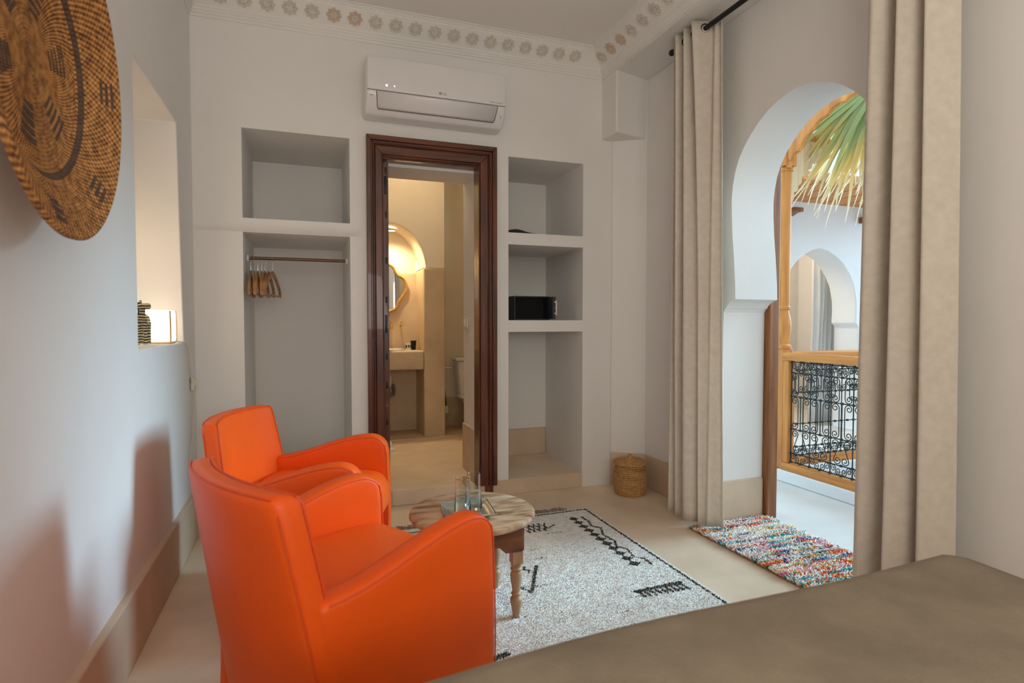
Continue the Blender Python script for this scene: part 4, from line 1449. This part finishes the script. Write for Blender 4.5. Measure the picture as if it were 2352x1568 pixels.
# column at the courtyard corner
colm = thing('gallery_column', 'turned orange cedar column at the gallery corner', 'column', (XK + 0.02, 3.285, 0.085))
MB().box(-0.045, 0.045, -0.045, 0.045, 0.0, 0.865).build('base_post', OWOOD, colm, bevel=0.005)
MB().lathe([(0.0, 0.865), (0.055, 0.865), (0.055, 0.885), (0.036, 0.90), (0.047, 0.96), (0.052, 1.02), (0.046, 1.09), (0.034, 1.13), (0.034, 1.145), (0.044, 1.15), (0.044, 1.165), (0.036, 1.175),
            (0.038, 1.25), (0.040, 2.10), (0.038, 2.125), (0.048, 2.135), (0.048, 2.155), (0.038, 2.165), (0.0, 2.165)], 24).build('shaft', OWOOD, colm)
MB().box(-0.05, 0.05, -0.05, 0.05, 2.165, 2.56).build('capital', OWOOD, colm, bevel=0.006)

# scalloped cedar arch boards
sp = thing('scalloped_arch', 'scalloped cedar arch board over the balustrade', 'arch board', (XK, 3.24, 2.2))
ctr = [(3.24, 2.235), (3.22, 2.285), (3.149, 2.335), (3.063, 2.425), (2.925, 2.505), (2.78, 2.55), (2.60, 2.575), (2.3, 2.585), (2.0, 2.56), (1.85, 2.52), (1.70, 2.44), (1.62, 2.34), (1.55, 2.25)]
sc = []
for i in range(len(ctr) - 1):
    (y0, z0), (y1, z1) = ctr[i], ctr[i + 1]
    for k in range(8):
        t = k / 8
        bump_ = 0.020 * abs(math.sin(math.pi * t))
        sc.append((y0 + (y1 - y0) * t, z0 + (z1 - z0) * t + bump_))
sc.append(ctr[-1])
outl = sc + [(1.50, 2.25), (1.50, 2.655), (3.245, 2.655), (3.245, 2.235)]
MB().plate([(y - 3.24, z - 2.2) for y, z in outl], [], lambda a, b: (-0.018, a, b), lambda a, b: (0.018, a, b)).build('board', OWOOD, sp)
MB().tube([(-0.0, y - 3.24, z - 2.2) for y, z in sc], 0.020, 6).build('moulded_edge', OWOOD, sp)
sp2 = thing('scalloped_bracket', 'pale scalloped bracket board beside the cedar column', 'bracket', (3.31, 3.30, 2.0))
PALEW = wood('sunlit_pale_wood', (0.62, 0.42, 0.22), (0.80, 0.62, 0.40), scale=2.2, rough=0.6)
ctr2 = [(0.0, 0.0), (0.03, 0.08), (0.07, 0.13), (0.10, 0.20), (0.16, 0.25), (0.20, 0.31), (0.30, 0.34), (0.34, 0.40)]
sc2 = []
for i in range(len(ctr2) - 1):
    for k in range(6):
        t = k / 6
        x = ctr2[i][0] + (ctr2[i + 1][0] - ctr2[i][0]) * t + 0.012 * math.sin(math.pi * t)
        z = ctr2[i][1] + (ctr2[i + 1][1] - ctr2[i][1]) * t - 0.012 * math.sin(math.pi * t)
        sc2.append((x, z))
sc2 += [ctr2[-1], (0.34, 0.46), (0.0, 0.46)]
MB().plate(sc2, [], lambda a, b: (a, -0.015, b), lambda a, b: (a, 0.015, b)).build('board', PALEW, sp2)
MB().box(-0.01, 0.36, -0.022, 0.022, 0.46, 0.50).build('cap', OWOOD, sp2)

# wooden corbels and a carved shutter on the far wall
for k, (x, lb) in enumerate(((4.42, 'small brown wooden corbel on far wall, behind the cedar column'), (5.50, 'small brown wooden corbel on far wall, beside the near curtain'))):
    o = MB().rbox((0, -0.10, 0.03), (0.055, 0.12, 0.03), 0.006, (2, 4, 2), fn=lambda x_, y_, z_: (x_, y_, z_ - 0.25 * max(0, y_ + 0.1) * 0.0 + (0.02 if (y_ < -0.15 and z_ < 0.03) else 0))).build('wooden_corbel', BWOOD)
    o.location = (x, YW, 2.17)
    tag(o, lb, 'corbel')
sh = thing('carved_shutter', 'narrow carved wooden shutter on far wall behind the column', 'shutter', (4.36, YW - 0.012, 1.15))
for x in (-0.07, 0.07):
    MB().box(x - 0.012, x + 0.012, -0.02, 0.012, 0.0, 0.86).build('stile', BWOOD, sh, bevel=0.002)
for z in (0.0, 0.42, 0.84):
    MB().box(-0.07, 0.07, -0.018, 0.012, z, z + 0.024).build('shutter_rail', BWOOD, sh, bevel=0.002)
b = MB()
for i in range(10):
    for s in (-1, 1):
        b.tube([(-0.06 * s, -0.004, 0.03 + 0.08 * i), (0.06 * s, -0.004, 0.03 + 0.08 * i + 0.08)], 0.006, 5)
        b.tube([(0.028 * math.cos(t), -0.004, 0.07 + 0.08 * i + 0.028 * math.sin(t)) for t in [2 * math.pi * q / 12 for q in range(12)]], 0.005, 5, closed=True)
b.build('carved_lattice', mat('carved_pale', (0.55, 0.40, 0.30), 0.7), sh)
# curtain inside the far arch
light('far_room_fill', 'POINT', (4.6, 5.5, 2.3), (0, 0, 0), 30, (1.0, 0.90, 0.76), shadow_soft_size=0.12)  # added light without a fixture, brightens the room beyond the far arch
fc = thing('far_curtain', 'white curtain hanging inside the far arch', 'curtain', (5.42, YW + 0.42, 0))
vs, fs = [], []
for j in range(13):
    for i in range(49):
        u = i / 48
        vs.append((-0.13 + 0.30 * u + 0.02 * math.sin(j * 0.4), 0.035 * math.sin(u * 6.28 * 5) + 0.01 * math.sin(j * 0.5 + u * 9), 2.45 - 2.43 * j / 12))
for j in range(12):
    for i in range(48):
        q = j * 49 + i
        fs.append((q, q + 1, q + 50, q + 49))
o = MB().add(vs, fs).build('cloth', cloth('white_voile', (0.88, 0.88, 0.88), transl=0.55), fc, angle=80, fix=False)
o.modifiers.new('thick', 'SOLIDIFY').thickness = 0.003
MB().tube([(-0.25, 0, 2.45), (0.45, 0, 2.45)], 0.01, 8).build('rod', BLACKM, fc)

# balustrades with iron scrollwork


def spiral(cx, cz, r0, turns, start, sgn, n=22):
    return [(0, cx + r0 * (1 - 0.80 * i / n) * math.cos(start + sgn * turns * 2 * math.pi * i / n), cz + r0 * (1 - 0.80 * i / n) * math.sin(start + sgn * turns * 2 * math.pi * i / n)) for i in range(n + 1)]


def scroll_c(h, w, r0):
    """C-scroll standing on its back: a spiral at each end, along the local z"""
    up_ = spiral(w - r0, h / 2 - r0, r0, 1.45, math.pi, -1)
    lo_ = spiral(w - r0, -h / 2 + r0, r0, 1.45, math.pi, 1)
    pts = list(reversed(up_)) + [(0, w - 2 * r0 - 0.0, h * 0.12), (0, w - 2 * r0 - 0.0, -h * 0.12)] + lo_
    return MB().tube(pts, 0.0032, 5, caps=False)


def scroll_s(h, w, r0):
    up_ = spiral(w / 2 - r0, h / 2 - r0, r0, 1.4, math.pi, -1)
    lo_ = spiral(-w / 2 + r0, -h / 2 + r0, r0, 1.4, 0.0, -1)
    return MB().tube(list(reversed(up_)) + lo_, 0.0032, 5, caps=False)


SC_S = scroll_s(0.064, 0.10, 0.026).mesh('scroll', IRON, 60)
SC_T = scroll_c(0.165, 0.064, 0.028).mesh('scroll', IRON, 60)
SC_U = scroll_c(0.228, 0.066, 0.028).mesh('scroll', IRON, 60)
SC_M = scroll_s(0.160, 0.074, 0.028).mesh('scroll', IRON, 60)
SC_K = scroll_c(0.110, 0.038, 0.016).mesh('scroll', IRON, 60)


def make_balustrade(name, label, loc, rz, length, pitch=0.160, fine=True):
    """frame in the local y-z plane, running from y = 0 to y = -length"""
    t = thing(name, label, 'balustrade', loc, rz, 'balustrades round the courtyard')
    zb, zt, st = 0.055, 0.84, 0.05
    MB().box(-0.035, 0.035, -length, 0.0, 0.0, zb).build('bottom_rail', OWOODH, t, bevel=0.005)
    tr_ = MB().rbox((0, -length / 2, (0.785 + zt) / 2), (0.040, length / 2, (zt - 0.785) / 2), 0.010, (1, 6, 1)).build('top_rail', OWOODH, t)
    MB().box(-0.03, 0.03, -st, 0.0, zb, 0.785).build('stile', OWOOD, t, bevel=0.005)
    MB().box(-0.03, 0.03, -length, -length + st, zb, 0.785).build('stile', OWOOD, t, bevel=0.005)
    y0, y1 = -st, -length + st
    nb = round((y0 - y1) / pitch)
    ks = pitch / 0.160
    cw = (y0 - y1) / nb
    z5, z0_ = 0.775, 0.062
    hz = [z0_ + 0.004, 0.130, 0.300, 0.532, 0.700, z5]
    IR = 0.0042 * ks ** 0.5
    for z in hz:
        MB().tube([(0, y0, z), (0, y1, z)], IR, 6).build('horizontal_bar', IRON, t)
    vb = MB().tube([(0, 0, z0_), (0, 0, z5)], IR, 6).mesh('vertical_bar', IRON)
    for i in range(nb + 1):
        link_copy(vb, 'vertical_bar', t, (0, y0 - cw * i + (-0.004 if i == 0 else 0.004 if i == nb else 0), 0))
    sb = MB().tube([(0, 0, hz[2]), (0, 0, hz[3])], IR * 0.9, 6).mesh('short_bar', IRON)
    MX = Matrix.Scale(-1, 4, (0, 1, 0))
    ball = MB()
    for i in range(nb):
        yc = y0 - cw * (i + 0.5)
        if fine:
            link_copy(sb, 'short_bar', t, (0, yc, 0))
        for s in (-1, 1):
            mir = (Matrix.Identity(4) if s > 0 else MX) @ Matrix.Scale(ks, 4, (0, 1, 0))
            for zc_ in ((hz[4] + hz[5]) / 2, (hz[0] + hz[1]) / 2):
                link_copy(SC_S, 'scroll', t, M=T(0, yc + s * cw * 0.245, zc_) @ mir @ Matrix.Scale(0.72, 4, (0, 1, 0)))
            link_copy(SC_T, 'scroll', t, M=T(0, yc + s * 0.012 * ks, (hz[3] + hz[4]) / 2) @ mir)
            if not fine:
                continue
            link_copy(SC_U, 'scroll', t, M=T(0, yc + s * 0.010 * ks, (hz[2] + hz[3]) / 2) @ mir)
            link_copy(SC_M, 'scroll', t, M=T(0, yc + s * 0.036 * ks, (hz[1] + hz[2]) / 2) @ mir)
            link_copy(SC_K, 'scroll', t, M=T(0, yc + s * 0.045 * ks, (hz[3] + hz[4]) / 2) @ mir)
        for z in hz:
            for yq in (yc, yc + cw / 2):
                ball.rbox((0, yq, z), (0.007, 0.0085, 0.0075), 0.002, (1, 1, 1))
    o = ball.build('iron_collars', IRON, t)
    o['kind'] = 'stuff'
    return t


make_balustrade('balustrade', 'cedar framed balustrade with black iron scrollwork beside the arch', (XK, 3.235, 0.085), 0.0, 1.42, 0.165)
make_balustrade('balustrade', 'far balustrade with iron scrollwork across the courtyard corner', (3.325, 3.325, 0.085), R(90), 1.75, 0.125, False)

# palm in the courtyard
palm = thing('palm_tree', 'fan palm with drooping green and yellow fronds outside the arch', 'palm tree', (4.62, 3.08, -3.0))
tp = []
for i in range(40):
    z = i * 0.148
    tp.append((0.13 - 0.0006 * i + (0.018 if i % 2 else 0.0), z))
MB().lathe(tp, 18).build('trunk', TRUNK, palm)


def frond(hub, axis_dir, normal, nleaf, length, spread, seed, base):
    """fan leaf: leaflets radiate from the hub round axis_dir, drooping at their tips"""
    rr = random.Random(seed)
    P = Vector(palm.location)
    hub = Vector(hub)
    ax_ = Vector(axis_dir).normalized()
    nm = Vector(normal).normalized()
    sd = ax_.cross(nm).normalized()
    st0 = Vector(base)
    mid = (st0 + hub) / 2 + Vector((0, 0, 0.15))
    pet = MB().tube([st0 - P, mid - P, hub - P], [0.018, 0.014, 0.010], 8).build('frond_stalk', mat('palm_stalk', (0.30, 0.34, 0.10), 0.5), palm)
    for k in range(nleaf):
        a = spread * (-0.5 + (k + 0.5) / nleaf) + rr.uniform(-0.05, 0.05)
        d = (ax_ * math.cos(a) + sd * math.sin(a)).normalized()
        Lg = length * rr.uniform(0.80, 1.12)
        w0 = 0.0125 * rr.uniform(0.7, 1.25)
        n = 12
        pts = []
        droop = rr.uniform(0.10, 0.30)
        tw = rr.uniform(-0.3, 0.3)
        off = nm * rr.uniform(-0.10, 0.10)
        for i in range(n + 1):
            t = i / n
            q = hub + d * Lg * t + off * t + Vector((0, 0, -1)) * droop * Lg * max(0, t - 0.35) ** 1.7
            q += sd * 0.035 * math.sin(6 * t + 1.7 * k) * t * t
            pts.append(q - P)
        V, C, F = [], [], []
        yel = rr.uniform(0.30, 0.68)
        gcol = Vector((0.42, 0.50, 0.22)) * rr.uniform(0.8, 1.3)
        ycol = Vector((0.86, 0.62, 0.22)) * rr.uniform(0.8, 1.1)
        pcol = Vector((0.86, 0.80, 0.66))
        for i in range(n + 1):
            t = i / n
            w = w0 * (0.35 + 1.0 * t / 0.3) if t < 0.3 else w0 * 1.35 * (1 - (t - 0.3) / 0.7) ** 0.75 + 0.0015
            tg = (pts[min(i + 1, n)] - pts[max(i - 1, 0)]).normalized()
            lat = (sd - tg * sd.dot(tg)).normalized()
            lat = (Matrix.Rotation(tw * t, 3, tg) @ lat)
            up2 = lat.cross(tg)
            V += [pts[i] - lat * w + up2 * w * 0.35, pts[i], pts[i] + lat * w + up2 * w * 0.35]
            c = gcol if t < yel else gcol.lerp(ycol, min(1, (t - yel) / 0.15))
            if t > 0.78: c = c.lerp(pcol, (t - 0.78) / 0.22)
            C += [(*c, 1)] * 3
        for i in range(n):
            for s in (0, 1):
                q = 3 * i + s
                F += [(q, q + 1, q + 4), (q, q + 4, q + 3)]
        np_obj('leaflet', np.array([tuple(q) for q in V]), np.array(F), PALMV, pet, np.array(C))


bs = (4.62, 3.08, 2.86)
frond((3.70, 2.90, 2.80), (-0.22, 0.22, -0.86), (-0.9, -0.45, 0.05), 64, 0.84, 2.5, 11, bs)
frond((3.86, 3.00, 2.98), (-0.05, 0.42, -0.60), (-0.85, -0.5, 0.1), 56, 0.92, 2.2, 12, bs)
frond((3.95, 2.82, 2.78), (0.0, 0.12, -0.95), (-0.9, -0.3, 0.0), 50, 0.78, 2.2, 13, bs)
frond((5.1, 2.9, 3.3), (0.8, -0.2, -0.3), (-0.3, -0.3, 0.9), 22, 0.9, 2.6, 14, bs)
